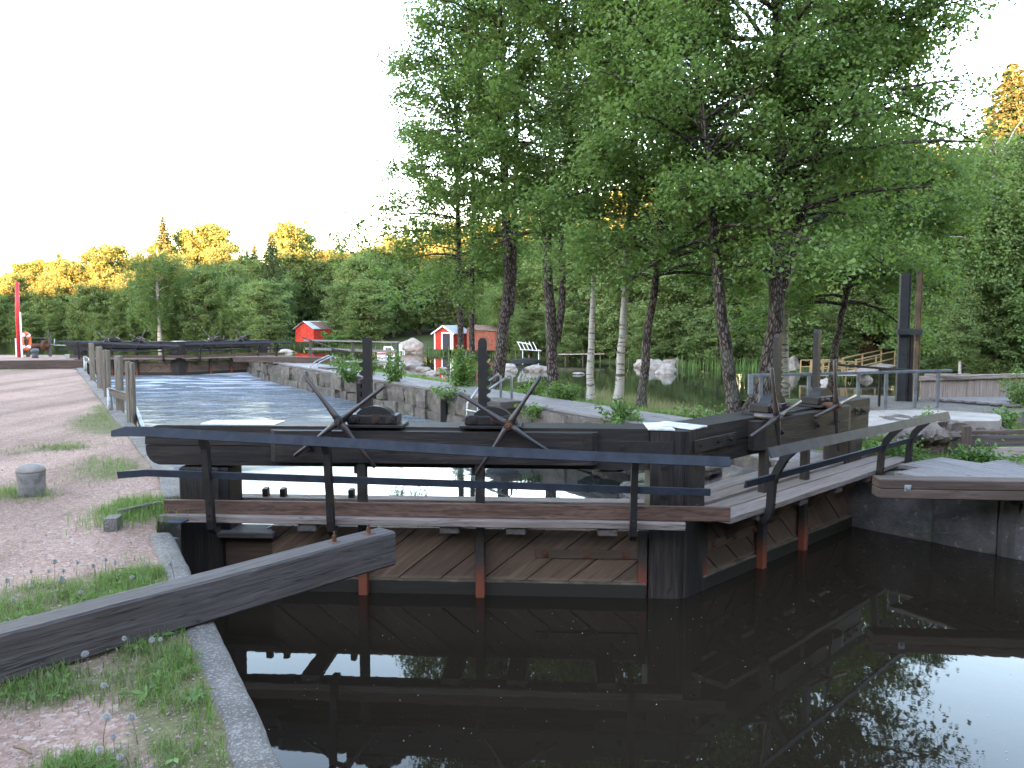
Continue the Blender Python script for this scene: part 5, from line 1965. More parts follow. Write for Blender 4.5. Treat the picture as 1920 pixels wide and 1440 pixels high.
MB().box((0, 0.24, 0.72), (0.5, 0.05, 0.55), 0.01).build('backrest', 'white', t)
for sx in (-1, 1):
    for sy in (-1, 1):
        MB().beam((sx * 0.23, sy * 0.22, 0), (sx * 0.22, sy * 0.2, 0.4), 0.05, 0.05, (1, 0, 0), ch=0).build('leg', 'white', t)

# pine jetty with railings
YJ = 47.0
p = on_z(1590, 703, -1.6)
t = thing('pine_jetty', 'yellow pine jetty and ramp with railings beyond the steel railing', 'jetty', (at_y(1590, 703, YJ).x, YJ, -1.62))
o = Vector(t.location)
xa, xb, xc = at_y(1518, 700, YJ).x - o.x, at_y(1598, 700, YJ).x - o.x, at_y(1672, 680, YJ + 4).x - o.x
for i in range(7):
    MB().beam((xa, i * 0.3 - 0.4, 0.0), (xb, i * 0.3 - 0.4, 0.0), 0.28, 0.06).build('plank', 'pale_wood', t)
    MB().beam((xb, i * 0.3 - 0.4, 0.0), (xc, i * 0.3 + 3.6, 0.35), 0.28, 0.06).build('plank', 'pale_wood', t)
for yy in (-0.4, 1.5):
    for f in np.linspace(0, 1, 5):
        MB().beam((xa + (xb - xa) * f, yy, 0), (xa + (xb - xa) * f, yy, 0.78), 0.07, 0.07, (1, 0, 0), ch=0).build('post', 'jetty_wood', t)
    MB().beam((xa, yy, 0.8), (xb, yy, 0.8), 0.09, 0.06, ch=0).build('rail', 'jetty_wood', t)
    MB().beam((xa, yy, 0.4), (xb, yy, 0.4), 0.05, 0.06, ch=0).build('rail', 'jetty_wood', t)
    for f in (0.02, 0.5, 1.0):
        q = Vector((xb, yy, 0)) + (Vector((xc, yy + 4, 0.35)) - Vector((xb, yy, 0))) * f
        MB().beam(q, q + Vector((0, 0, 0.9)), 0.07, 0.07, (1, 0, 0), ch=0).build('post', 'jetty_wood', t)
    for zz in (0.9, 0.46):
        MB().beam((xb, yy, zz), (xc, yy + 4, 0.35 + zz), 0.08, 0.06, ch=0).build('rail', 'jetty_wood', t)
for f in (0.3, 0.75):
    MB().beam((xa + (xb - xa) * f, -0.4, -0.6), (xa + (xb - xa) * f + 0.25, -0.4, 0.78), 0.06, 0.06, (1, 0, 0), ch=0).build('brace', 'jetty_wood', t)
p = at_y(1645, 668, 62.0)
t = thing('brown_cabin', 'small brown board cabin with one dark window among the trees', 'cabin', p, R(10))
for i in range(8):
    MB().beam((-1.0 + i * 0.25, 0, -0.5), (-1.0 + i * 0.25, 0, 1.75), 0.04, 0.235, (1, 0, 0), ch=0).build('plank', 'cabin', t)
MB().box((0, 1.0, 0.6), (2.0, 1.8, 2.2)).build('wall', 'cabin', t)
wn = MB().box((-0.1, -0.03, 1.05), (0.55, 0.05, 0.7)).build('window', 'window', t)
MB().box((-0.1, -0.05, 1.45), (0.7, 0.06, 0.1)).build('frame', 'cabin', wn)
MB().prism([(-1.3, -0.5, 1.7), (1.3, -0.5, 1.7), (1.3, 2.4, 2.4), (-1.3, 2.4, 2.4)], (0, 0, 0.1)).build('roof', 'roof_rust', t)
p = at_y(1746, 668, 55.0)
t = thing('plastic_sledge', 'bright blue plastic tub lying on the wooded bank', 'tub', p)
MB().prism([(-0.5, 0, 0.1), (0.5, 0, 0.1), (0.6, 0, 0.5), (-0.6, 0, 0.45)], (0, 0.6, 0)).build('tub', 'blue', t)
MB().tube([(-0.62, 0, 0.47), (0.62, 0, 0.52)], 0.04, 6).build('rim', 'blue', t)

# ================================================================== TREES
def bez(pts, n):
    """smooth polyline through points (Catmull-Rom)"""
    P = [Vector(p) for p in pts]
    P = [P[0] * 2 - P[1]] + P + [P[-1] * 2 - P[-2]]
    out = []
    seg = len(P) - 3
    for i in range(n + 1):
        u = i / n * seg
        k = min(int(u), seg - 1)
        t = u - k
        a, b, c, d = P[k:k + 4]
        out.append(0.5 * ((2 * b) + (c - a) * t + (2 * a - 5 * b + 4 * c - d) * t * t + (3 * b - a - 3 * c + d) * t ** 3))
    return out


def limb_path(rs, p, az, el, L, droop, n=6, wig=0.10):
    pts = [Vector(p)]
    d = Vector((math.cos(az) * math.cos(el), math.sin(az) * math.cos(el), math.sin(el)))
    st = L / n
    for i in range(n):
        d = d + Vector((rs.normal() * wig, rs.normal() * wig, rs.normal() * wig * 0.7 - droop / n))
        d.normalize()
        pts.append(pts[-1] + d * st)
    return pts


def grow(mb, rs, trunk, r0, z0, R_of, n_limb, cl, el=(0.95, 0.30), droop=0.6, twigs=8, az_bias=None, spread=0.16, per=4, rtip=0.02, limb_r=0.42):
    """hang limbs, twigs and leaf cluster points on a trunk path; returns nothing, appends to cl"""
    zs = [p.z for p in trunk]
    ztop = zs[-1]
    az = rs.uniform(0, 6.28)
    for i in range(n_limb):
        f = (i + rs.uniform(0, 0.9)) / n_limb
        z = z0 + (ztop - z0) * f ** 0.92
        k = min(range(len(zs) - 1), key=lambda q: abs(zs[q] - z))
        p = trunk[k] + (trunk[k + 1] - trunk[k]) * rs.uniform(0, 1)
        az += 2.4 + rs.normal() * 0.35
        L = R_of(f) * rs.uniform(0.72, 1.15)
        if az_bias is not None:
            L *= 1 + az_bias[1] * math.cos(az - az_bias[0])
        e = el[0] + (el[1] - el[0]) * (1 - f) + rs.normal() * 0.15
        pts = limb_path(rs, p, az, e, L, droop)
        rr = max(0.012, r0 * limb_r * (1 - 0.75 * f) * min(1.0, L / 2.5))
        mb.tube(pts, [rr * (1 - 0.85 * j / 6) + 0.003 for j in range(7)], 5, True, False)
        nt_ = max(3, int(twigs * L / 2.6))
        for t_ in range(nt_):
            u = rs.uniform(0.25, 1.0)
            j = min(int(u * 6), 5)
            q = pts[j] + (pts[j + 1] - pts[j]) * (u * 6 - j)
            dirv = (pts[j + 1] - pts[j])
            a2 = math.atan2(dirv.y, dirv.x) + rs.choice((-1, 1)) * rs.uniform(0.35, 1.2)
            l2 = L * rs.uniform(0.18, 0.42) * (1.15 - 0.5 * u)
            tp = limb_path(rs, q, a2, rs.uniform(-0.35, 0.95), l2, 0.3, 3, 0.18)
            mb.tube(tp, [0.011, 0.008, 0.006, 0.003], 3, True, False)
            for c_ in range(per):
                v = rs.uniform(0.3, 1.05)
                j2 = min(int(v * 3), 2)
                cl.append(tp[j2] + (tp[j2 + 1] - tp[j2]) * (v * 3 - j2))
        cl.append(pts[-1])
        cl.append(pts[-2])


def leaves_from(rs, cl, n, size, spread, flat=0.55, upbias=0.8):
    c = np.array([tuple(p) for p in cl])
    idx = rs.integers(0, len(c), n)
    o = rs.normal(size=(n, 3)) * spread
    o[:, 2] *= flat
    v, q, lv = leaf_quads(rs, c[idx] + o, size, upbias * 0.6)
    tone = rs.uniform(0, 1, len(c))          # each spray of leaves has its own age and tone
    return v, q, 0.5 * lv + 0.5 * np.repeat(tone[idx], 4)


def near_tree(name, label, cat, stems, seed, z0, R_of, n_limb, n_leaf, lsize, bark, leafm, group, **kw):
    """stems: list of (picture points with distances, base radius); first one carries the base"""
    rs = np.random.default_rng(seed)
    base = Vector(stems[0][0][0])
    t = thing(name, label, cat, base, 0, group)
    mb = MB()
    cl = []
    for si, (path, r0) in enumerate(stems):
        pts = bez([Vector(p) - base for p in path], 22)
        n = len(pts)
        r0 = r0 * 0.84
        rad = [r0 * (1 - 0.86 * (i / (n - 1)) ** 0.9) + 0.006 for i in range(n)]
        if si == 0:
            pts = [pts[0] + Vector((0, 0, -0.35))] + pts
            rad = [r0 * 1.5] + [rad[0] * 1.22, rad[1] * 1.06] + rad[2:]
        pts = [p + Vector((rs.normal() * 0.012, rs.normal() * 0.012, 0)) for p in pts]
        mb.tube(pts, rad, 10, True, True)
        nl = n_limb if si == 0 else int(n_limb * 0.55)
        zb = z0 - base.z if si == 0 else max(z0 - base.z, pts[0].z + 0.8)
        grow(mb, rs, pts, r0, zb, R_of if si == 0 else (lambda f, k_=(0.6 if si == 1 else 0.42): R_of(f) * k_), nl, cl, **kw)
    mb.build('trunk', bark, t)
    v, q, lv = leaves_from(rs, cl, int(n_leaf * 1.45), lsize, kw.get('spread', 0.16), 0.95)
    np_mesh('crown', v, q, leafm, t, lv)
    return t


def px_path(pts, Y, dy=0.0):
    return [at_y(x, y, Y + dy * i) for i, (x, y) in enumerate(pts)]


GN = 'alders and birches on the island bank'
# paired slim alders by the far end
near_tree('alder_tree', 'slim dark alder at the grove edge, thinner of the close pair', 'tree', [(px_path([(886, 728), (884, 560), (888, 380), (882, 200), (880, 60), (878, -20)], 21.0), 0.092)], 11, 2.0,
          lambda f: 1.2 + 0.8 * math.sin(math.pi * min(1, f * 1.1)), 42, 15000, 0.092, 'alder_bark', 'leaf', GN, az_bias=(2.6, 0.2))
near_tree('alder_tree', 'slim dark alder left of its close twin, overhanging the open sky', 'tree', [(px_path([(866, 722), (862, 540), (858, 380), (856, 240), (848, 120), (842, 60)], 21.6), 0.105)], 12, 2.0,
          lambda f: 2.3 - 1.1 * f ** 2, 50, 17000, 0.092, 'alder_bark', 'leaf', GN, az_bias=(3.0, 0.25))
# double stemmed alder
near_tree('alder_tree', 'tall thick alder whose stem divides in two above the stone wall', 'tree',
          [(px_path([(929, 733), (944, 610), (953, 520), (946, 380), (944, 200), (938, 20), (930, -180), (926, -300)], 20.0), 0.195), (px_path([(955, 590), (963, 500), (966, 380), (968, 220), (974, 60), (980, -120), (982, -220)], 20.0), 0.12)], 13, 3.4,
          lambda f: 2.3 - 0.8 * f, 60, 27000, 0.09, 'alder_bark', 'leaf', GN, twigs=6)
# forked alder
near_tree('alder_tree', 'brown alder forking low, between the paddle rack and the birches', 'tree',
          [(px_path([(1040, 748), (1032, 620), (1026, 480), (1030, 350), (1038, 220), (1045, 60), (1050, -120), (1052, -300)], 18.3), 0.165), (px_path([(1044, 640), (1054, 560), (1052, 440), (1062, 330), (1062, 200), (1075, 60), (1085, -100)], 18.3), 0.11)], 14, 3.3,
          lambda f: 2.2 - 0.6 * f, 56, 30000, 0.095, 'alder_bark', 'leaf', GN)
near_tree('birch_tree', 'white barked birch standing nearer the forked alder', 'tree', [(px_path([(1107, 754), (1108, 660), (1112, 560), (1116, 440), (1118, 300), (1122, 140), (1124, -60)], 17.6), 0.10)], 15, 3.6,
          lambda f: 1.6 - 0.5 * f, 46, 17000, 0.075, 'birch_bark', 'birch_leaf', GN, droop=0.9)
near_tree('birch_tree', 'white barked birch leaning slightly, next to the slim leaning alder', 'tree', [(px_path([(1157, 758), (1167, 640), (1173, 520), (1180, 400), (1188, 260), (1190, 100), (1188, -80)], 17.1), 0.112)], 16, 3.7,
          lambda f: 1.8 - 0.5 * f, 50, 19000, 0.075, 'birch_bark', 'birch_leaf', GN, droop=0.9)
near_tree('alder_tree', 'slim dark leaning alder behind the two birches, limbs low over the lake', 'tree', [(px_path([(1203, 768), (1213, 660), (1228, 520), (1240, 400), (1246, 280), (1248, 120), (1252, -60)], 16.1), 0.115)], 17, 2.1,
          lambda f: 2.5 - 0.9 * f, 54, 26000, 0.09, 'alder_bark', 'leaf', GN, droop=0.75)
near_tree('alder_tree', 'single alder with a straight mottled brown stem right of the birches', 'tree', [(px_path([(1376, 788), (1362, 660), (1345, 520), (1335, 400), (1328, 300), (1312, 170), (1296, 60), (1290, -120), (1285, -260)], 14.4), 0.14)], 18, 2.9,
          lambda f: 2.5 - 0.7 * f, 58, 32000, 0.085, 'alder_bark', 'leaf', GN)
near_tree('alder_tree', 'stout alder bending from its foot and forking wide behind the receding gate', 'tree',
          [(px_path([(1402, 785), (1432, 720), (1452, 620), (1456, 500), (1462, 380), (1458, 240), (1458, 100), (1452, -60), (1450, -240), (1448, -380)], 14.6), 0.21),
           (px_path([(1458, 560), (1482, 490), (1506, 400), (1530, 300), (1570, 180), (1590, 60), (1620, -80)], 14.6), 0.12),
           (px_path([(1462, 300), (1500, 240), (1560, 170), (1640, 120), (1700, 70)], 14.2), 0.075)], 19, 2.3,
          lambda f: 3.3 - 0.9 * f, 72, 46000, 0.085, 'alder_bark', 'leaf', GN, az_bias=(0.0, 0.05), droop=0.6)
near_tree('birch_tree', 'pale birch almost hidden behind the stout forked alder', 'tree', [(px_path([(1470, 720), (1472, 600), (1482, 440), (1492, 320), (1498, 200), (1506, 60), (1512, -120)], 20.5), 0.13)], 20, 4.2,
          lambda f: 1.7 - 0.5 * f, 40, 13000, 0.085, 'birch_bark', 'birch_leaf', GN, droop=0.9)
# low branching alder on the sluice side whose crown fills the space behind the right leaf
near_tree('alder_tree', 'bushy alder on the lake bank behind the steel railing, crown low over the sluice', 'tree', [(px_path([(1560, 735), (1568, 640), (1590, 540), (1610, 440), (1625, 330)], 20.0), 0.13)], 21, 1.9,
          lambda f: 3.0 - 1.0 * f, 54, 30000, 0.095, 'alder_bark', 'leaf', GN, droop=0.7)


# ---- far trees: a few prototypes of each kind, copied
def far_proto(kind, seed):
    rs = np.random.default_rng(seed)
    mb = MB()
    H = 10.0
    cl = []
    if kind in ('alder', 'birch', 'weeping'):
        ln = rs.normal() * 0.5
        pts = bez([(0, 0, -0.6), (ln * 0.4, 0, 2.5), (ln, rs.normal() * 0.3, 5.5), (ln * 1.2, 0, 9.2)], 10)
        mb.tube(pts, [0.19 * (1 - 0.85 * i / 10) + 0.01 for i in range(11)], 6, True, False)
        zlow = 1.0 if kind == 'alder' else (2.2 if kind == 'birch' else 2.0)

        def prof_(f):
            return 2.5 * (0.35 + 0.65 * math.sin(math.pi * (0.18 + 0.74 * f)) ** 0.8) * (1.0 if kind != 'birch' else 0.75)
        nl = 44
        az = rs.uniform(0, 6)
        for i in range(nl):
            f = (i + rs.uniform(0, 1)) / nl
            z = zlow + (9.6 - zlow) * f
            k = min(range(len(pts) - 1), key=lambda q: abs(pts[q].z - z * 0.93))
            az += 2.4
            L_ = prof_(f) * rs.uniform(0.6, 1.2)
            e = 0.9 * f + 0.1 if kind != 'weeping' else 0.9
            lp_ = limb_path(rs, pts[k], az, e, L_, 0.4 if kind != 'weeping' else 1.0, 4, 0.12)
            mb.tube(lp_, [0.055 * (1 - 0.8 * j / 4) + 0.004 for j in range(5)], 4, True, False)
            for j in range(2, 5):
                for _ in range(3):
                    q = lp_[j] + Vector(tuple(rs.normal(size=3) * 0.38))
                    if kind == 'weeping':
                        for dz in np.arange(0, rs.uniform(0.8, 2.2), 0.28):
                            cl.append(q + Vector((0, 0, -dz)))
                    else:
                        cl.append(q)
        n = 18000 if kind != 'weeping' else 30000
        v, q, lv = leaves_from(rs, cl, n, 0.22 if kind != 'weeping' else 0.125, 0.26 if kind != 'weeping' else 0.12, 0.65, 0.05)
        return mb, (v, q, lv)
    # spruce
    mb.tube([(0, 0, -0.5), (0, 0, 5), (0, 0, 10)], [0.17, 0.09, 0.01], 6, True, False)
    cs, td = [], []
    z = 0.8
    while z < 9.95:
        f = z / 10
        L_ = 2.0 * (1 - f) ** 0.66 + 0.05
        nb = 9 if f < 0.85 else 6
        a0 = rs.uniform(0, 6)
        for b in range(nb):
            a = a0 + 6.283 * b / nb + rs.normal() * 0.15
            l2 = L_ * rs.uniform(0.7, 1.12)
            d = Vector((math.cos(a), math.sin(a), 0))
            k = max(8, int(85 * l2))
            for _ in range(k):
                u = rs.uniform(0.08, 1) ** 0.8
                w_ = (1 - u) * 0.28 * l2 + 0.05
                side = rs.uniform(-1, 1) * w_
                p = d * (u * l2) + Vector((-d.y, d.x, 0)) * side
                zz = z - 0.42 * l2 * u + 0.22 * l2 * u * u * 1.4 - abs(rs.normal()) * 0.10
                cs.append((p.x, p.y, zz))
                td.append((d.x * 0.8 - d.y * side, d.y * 0.8 + d.x * side, -0.35))
        z += 0.30 * (1.15 - 0.55 * f)
    v, q, lv = leaf_quads(rs, np.array(cs), 0.21, 0.3, 0.34, 0.05, np.array(td))
    return mb, (v, q, lv)


PROTO = {}
for kind, seeds, bark, leafm in (('alder', (31, 32, 33, 34), 'far_bark', 'far_leaf'), ('birch', (41, 42), 'birch_bark', 'far_leaf'), ('weeping', (51, 52), 'birch_bark', 'birch_leaf'), ('spruce', (61, 62), 'far_bark', 'needle')):
    PROTO[kind] = [far_proto(kind, s_) + (bark, leafm, []) for s_ in seeds]
NAMES = {'alder': 'broadleaf_tree', 'birch': 'birch_tree', 'weeping': 'birch_tree', 'spruce': 'spruce_tree'}


def far_tree(kind, p, h, label, group=None, wide=1.0, rz=None, tilt=(0, 0)):
    pr_ = rnd.choice(PROTO[kind])
    mb, (v, q, lv), bark, leafm, made = pr_
    t = thing(NAMES[kind], label, 'tree', p, 0, group)
    s = h / 10.0
    wsc = s * wide
    t.scale = (wsc * rnd.uniform(.92, 1.08), wsc * rnd.uniform(.92, 1.08), s)
    t.rotation_euler = (tilt[0], tilt[1], rnd.uniform(0, 6.28) if rz is None else rz)
    if not made:
        made.append(mb.build('trunk', bark, t))
        made.append(np_mesh('crown', v, q, leafm, t, lv))
    else:
        for m_ in made:
            c = m_.copy()
            C.objects.link(c)
            c.parent = t
    return t


# treeline read from the photograph: picture height of the tops along the far shore
TOPX = [-400, 0, 60, 130, 200, 250, 290, 330, 400, 440, 500, 560, 620, 690, 760, 900, 1100, 1300, 1500, 1650, 1720, 1790, 1900, 2000, 2400]
TOPY = [560, 516, 496, 488, 470, 490, 455, 470, 450, 470, 470, 440, 478, 470, 420, 400, 380, 340, 330, 290, 290, 310, 270, 260, 250]


def pix(p):
    c, s = math.cos(PITCH), math.sin(PITCH)
    z = p.z - EYE
    zc = p.y * c - z * s
    return 960 + FPX * p.x / zc


SHED_CLEAR = [(832, 84.0, 14), (571, 103.0, 12), (905, 80.0, 12)]
fine = shore_frames(1.0)


def forest_row(dmin, dmax, gap, hfrac, kinds, label, group, jitter=1.2, xmin=-260, xmax=2150):
    acc = 0.0
    nxt = 0.0
    for (p, nn), (p2, _) in zip(fine[:-1], fine[1:]):
        acc += (p2 - p).length
        if acc < nxt:
            continue
        D = max(p.y, 20)
        nxt = acc + gap * rnd.uniform(0.7, 1.3)
        d = rnd.uniform(dmin, dmax)
        q = p + nn * d + Vector((rnd.uniform(-jitter, jitter), rnd.uniform(-jitter, jitter), 0))
        q.z = shore_z(d) - 0.1
        if q.y < 15:
            continue
        x = pix(q)
        if x < xmin or x > xmax:
            continue
        # keep the lawn by the sheds and the cabin clearing open
        if 690 < x < 925 and d < 17:
            continue
        if 535 < x < 640 and d < 12:
            continue
        if 1600 < x < 1700 and d < 9:
            continue
        ty = float(np.interp(x, TOPX, TOPY)) + rnd.uniform(-16, 22)
        zc = q.y
        ztop = EYE + (600 - ty) * zc / FPX
        h = (ztop - q.z) * (hfrac if not hasattr(hfrac, '__len__') else rnd.uniform(*hfrac))
        h = max(4.5, min(h, 26))
        k = rnd.choice(kinds)
        what, where = label
        kn = {'alder': 'broadleaf tree', 'birch': 'pale birch', 'weeping': 'drooping birch', 'spruce': 'dark spruce'}[k]
        far_tree(k, q, h, '%s %s, %s' % (kn, where, landmark(x)), group, wide=rnd.uniform(0.9, 1.15) * (1.3 if h < 9 else 1.05 if h < 14 else 0.9))


def landmark(x):
    for lim, txt in ((0, 'beyond the picture edge by the red pole'), (45, 'just above the red pole'), (105, 'over the hand winch'), (160, 'between winch and far gate'), (225, 'over the wooden poles'), (290, 'over the far gate by the gravel side'),
                     (345, 'over the middle of the far gate'), (410, 'over the island end of the far gate'), (480, 'left of the plain red shed'), (545, 'close beside the plain red shed'), (610, 'right above the plain red shed'),
                     (670, 'behind the timber railing'), (730, 'above the white motor boat'), (790, 'above the pink boulder'), (850, 'behind the white trimmed shed'), (910, 'behind the faded board shed'), (980, 'between faded shed and white bench'),
                     (1060, 'behind the white bench'), (1130, 'behind the first birch stem'), (1200, 'behind the second birch stem'), (1270, 'behind the pale rock pile'), (1340, 'behind the reeds'), (1420, 'behind the straight alder stem'),
                     (1480, 'behind the stout forked alder'), (1550, 'behind the tall grey boulder'), (1620, 'behind the pine jetty'), (1680, 'by the brown cabin'), (1740, 'behind the sluice posts'), (1800, 'above the blue tub'), (1860, 'above the plank wall'), (1930, 'by the orange tipped spruces')):
        if x < lim:
            return txt
    return 'past the picture edge beyond the plank wall'


forest_row(0.3, 2.2, 3.2, (0.22, 0.36), ['alder'], ('', 'low at the water edge'), 'waterside bushy trees of the far shore')
forest_row(1.5, 4.5, 3.4, (0.5, 0.75), ['alder', 'alder', 'alder', 'weeping'], ('', 'leaning out from the far shore'), 'front trees of the far shore')
forest_row(6, 10, 3.6, (0.75, 0.97), ['alder', 'alder', 'birch', 'weeping'], ('', 'in the middle of the wood'), 'middle trees of the far shore')
forest_row(14, 22, 3.4, (0.9, 1.05), ['alder', 'alder', 'birch', 'spruce'], ('', 'at the back of the wood'), 'back trees of the far shore')
forest_row(28, 44, 3.4, (0.86, 0.98), ['spruce', 'spruce', 'alder'], ('', 'deep in the wood'), 'deep trees of the far shore')
forest_row(24, 30, 3.6, (0.3, 0.45), ['alder', 'spruce'], ('', 'as undergrowth in the wood'), 'undergrowth trees of the far shore')


def named_tree(kind, px, ytop, ybase, Y, label, wide=1.0, tilt=(0, 0)):
    p = at_y(px, ybase, Y)
    h = at_y(px, ytop, Y).z - p.z
    return far_tree(kind, p, h, label, None, wide, None, tilt)


for px_, yt_, Y_, kd_ in ((690, 462, 122, 'alder'), (722, 455, 118, 'birch'), (752, 440, 126, 'alder'), (785, 450, 116, 'alder'), (818, 440, 122, 'birch'), (650, 468, 128, 'alder'), (860, 430, 118, 'alder'), (905, 420, 112, 'spruce'), (668, 490, 118, 'alder'), (738, 500, 112, 'alder')):
    named_tree(kd_, px_, yt_, 625, Y_, '%s behind the lawn and sheds, %s' % ({'alder': 'broadleaf tree', 'birch': 'pale stemmed birch', 'spruce': 'dark spruce'}[kd_], landmark(px_)), 1.25)
named_tree('spruce', 312, 403, 612, 140, 'tall spruce with its top glowing orange, highest over the far gate', 0.95)
named_tree('birch', 400, 412, 612, 143, 'round topped tree glowing yellow right of the orange spruce', 1.1)
named_tree('birch', 352, 422, 612, 144, 'narrow tree glowing yellow just behind the orange spruce', 0.9)
named_tree('birch', 535, 412, 612, 128, 'yellow lit tree rising behind the dark spruce', 1.05)
named_tree('spruce', 512, 432, 638, 112, 'dark spruce standing forward of the wood, above the plain red shed', 0.95)
named_tree('alder', 210, 456, 612, 143, 'broad tree with an orange crown top over the middle of the far wood', 1.25)
named_tree('alder', 130, 484, 612, 150, 'broad tree with an orange top nearer the red pole', 1.3)
named_tree('alder', 50, 488, 612, 155, 'tree with an orange top directly above the red pole', 1.3)
named_tree('weeping', 300, 448, 640, 118, 'big pale weeping birch leaning over the far gate', 1.15, (0, 0.10))
named_tree('alder', 505, 525, 648, 104, 'bright green bush like tree beside the plain red shed', 1.3)
named_tree('spruce', 1872, 112, 692, 52, 'tall spruce with an orange lit tip over the plank wall', 1.25)
named_tree('spruce', 1925, 100, 692, 55, 'second tall spruce with an orange tip cut by the picture edge', 1.2)
named_tree('weeping', 1880, 205, 694, 47, 'large weeping birch in front of the orange tipped spruces', 1.15, (0.0, -0.05))
named_tree('weeping', 1815, 300, 694, 48, 'smaller weeping birch beside the large weeping one', 0.9)
named_tree('birch', 1700, 262, 660, 75, 'tree with a yellow lit top seen past the grove', 1.1)
named_tree('alder', 1745, 470, 690, 52, 'small leafy tree above the blue tub', 1.2)
named_tree('birch', 1800, 520, 692, 46, 'slender young birch on the bank behind the plank wall', 0.9)


# the wood goes on unseen along the right bank, added to dim side light
for i in range(18):
    f = i / 17
    p = Vector((17 + 3.5 * math.sin(i * 2.1) + 10 * f, 12.5 - 30 * f + rnd.uniform(-1, 1), -0.1))
    far_tree(rnd.choice(['alder', 'alder', 'weeping', 'spruce']), p, rnd.uniform(9, 14), 'unseen tree of the wood added along the right bank beside the lock approach', 'unseen trees added along the right bank', 1.15)


# ---- shrubs
def shrub(px, py, z, h, wd, seed, label, n=900, Y=None, lsize=0.06):
    p = on_z(px, py, z) if Y is None else at_y(px, py, Y)
    rs = np.random.default_rng(seed)
    t = thing('shrub', label, 'shrub', p, 0, 'shrubs on the banks')
    mb = MB()
    cl = []
    for i in range(14):
        a = rs.uniform(0, 6.28)
        L_ = h * rs.uniform(0.6, 1.1)
        pts = limb_path(rs, (rs.normal() * 0.05, rs.normal() * 0.05, -0.05), a, rs.uniform(0.9, 1.45), L_, 0.15, 4, 0.12)
        sx = wd / h
        pts = [Vector((q.x * sx * 1.3, q.y * sx * 1.3, q.z)) for q in pts]
        mb.tube(pts, [0.008, 0.007, 0.006, 0.004, 0.002], 4, True, False)
        cl += pts[1:] + [(pts[i_] + pts[i_ + 1]) / 2 for i_ in range(4)]
    mb.build('stems', 'far_bark', t)
    v, q, lv = leaves_from(rs, cl, n, lsize, 0.055 * max(1, h), 0.8, 0.5)
    np_mesh('foliage', v, q, 'shrub', t, lv)


shrub(655, 712, -0.08, 0.75, 0.6, 1, 'leafy green shrub on the stone wall left of the nearer rack', 1300, lsize=.07)
shrub(690, 708, -0.08, 0.7, 0.5, 2, 'leafy green shrub just behind the tall toothed rack', 1000, lsize=.07)
shrub(742, 722, -0.08, 0.95, 0.45, 3, 'tall leafy shrub growing through the boardwalk edge', 1200, lsize=.07)
shrub(1160, 797, -0.08, 0.42, 0.4, 4, 'yellow green shrub at the near end of the boardwalk', 900)
shrub(1188, 799, -0.08, 0.2, 0.4, 5, 'low leafy plant beside the yellow green shrub', 500)
shrub(1000, 775, -0.1, 0.22, 0.25, 6, 'small plant on the stony ground by the boardwalk', 300)
shrub(845, 745, -0.1, 0.35, 0.5, 7, 'low plant on the stone wall near the ladder', 500)
shrub(868, 735, -0.12, 1.0, 0.6, 8, 'tall undergrowth shrub at the foot of the paired alders', 2200, lsize=.08)
shrub(908, 728, -0.12, 0.75, 0.4, 9, 'undergrowth shrub by the foot of the thick alder', 1300, lsize=.08)
shrub(1062, 758, -0.12, 0.6, 0.6, 10, 'undergrowth shrub at the foot of the forked alder', 1300)
shrub(990, 745, -0.12, 0.4, 0.5, 11, 'low undergrowth shrub between thick and forked alder', 900)
shrub(1285, 800, -0.2, 0.45, 0.3, 12, 'thin young shoots beside the gate cap plate', 350)
shrub(1330, 800, -0.2, 0.4, 0.35, 13, 'thin young shoots between the gate and the straight alder', 350)
shrub(1912, 765, 0.1, 0.75, 0.35, 14, 'greyish shrub on the bank edge by the plank wall', 1300, lsize=.05)
shrub(1880, 800, 0.1, 0.28, 0.3, 15, 'low green plant at the end of the pale slab', 600)
shrub(1650, 868, -0.08, 0.35, 0.35, 16, 'leafy plant growing against the mossy abutment', 900)
shrub(1715, 872, -0.08, 0.3, 0.3, 17, 'small leafy plant at the abutment foot by the rail post', 600)
shrub(1828, 872, -0.06, 0.28, 0.22, 18, 'bright green plant in front of the timber channel', 700)
shrub(1738, 785, 0.31, 0.16, 0.1, 19, 'tiny sprig growing from a crack in the pale slab', 150, lsize=.04)
shrub(1905, 880, -0.06, 0.2, 0.35, 20, 'low grassy plant behind the deck at the picture edge', 500)
shrub(1545, 850, -0.2, 0.3, 0.3, 21, 'green plant under the heel of the receding leaf', 400)
shrub(625, 650, -1.0, 2.0, 2.2, 22, 'round dark bush hiding the end of the plain red shed', 2500, Y=97, lsize=.22)


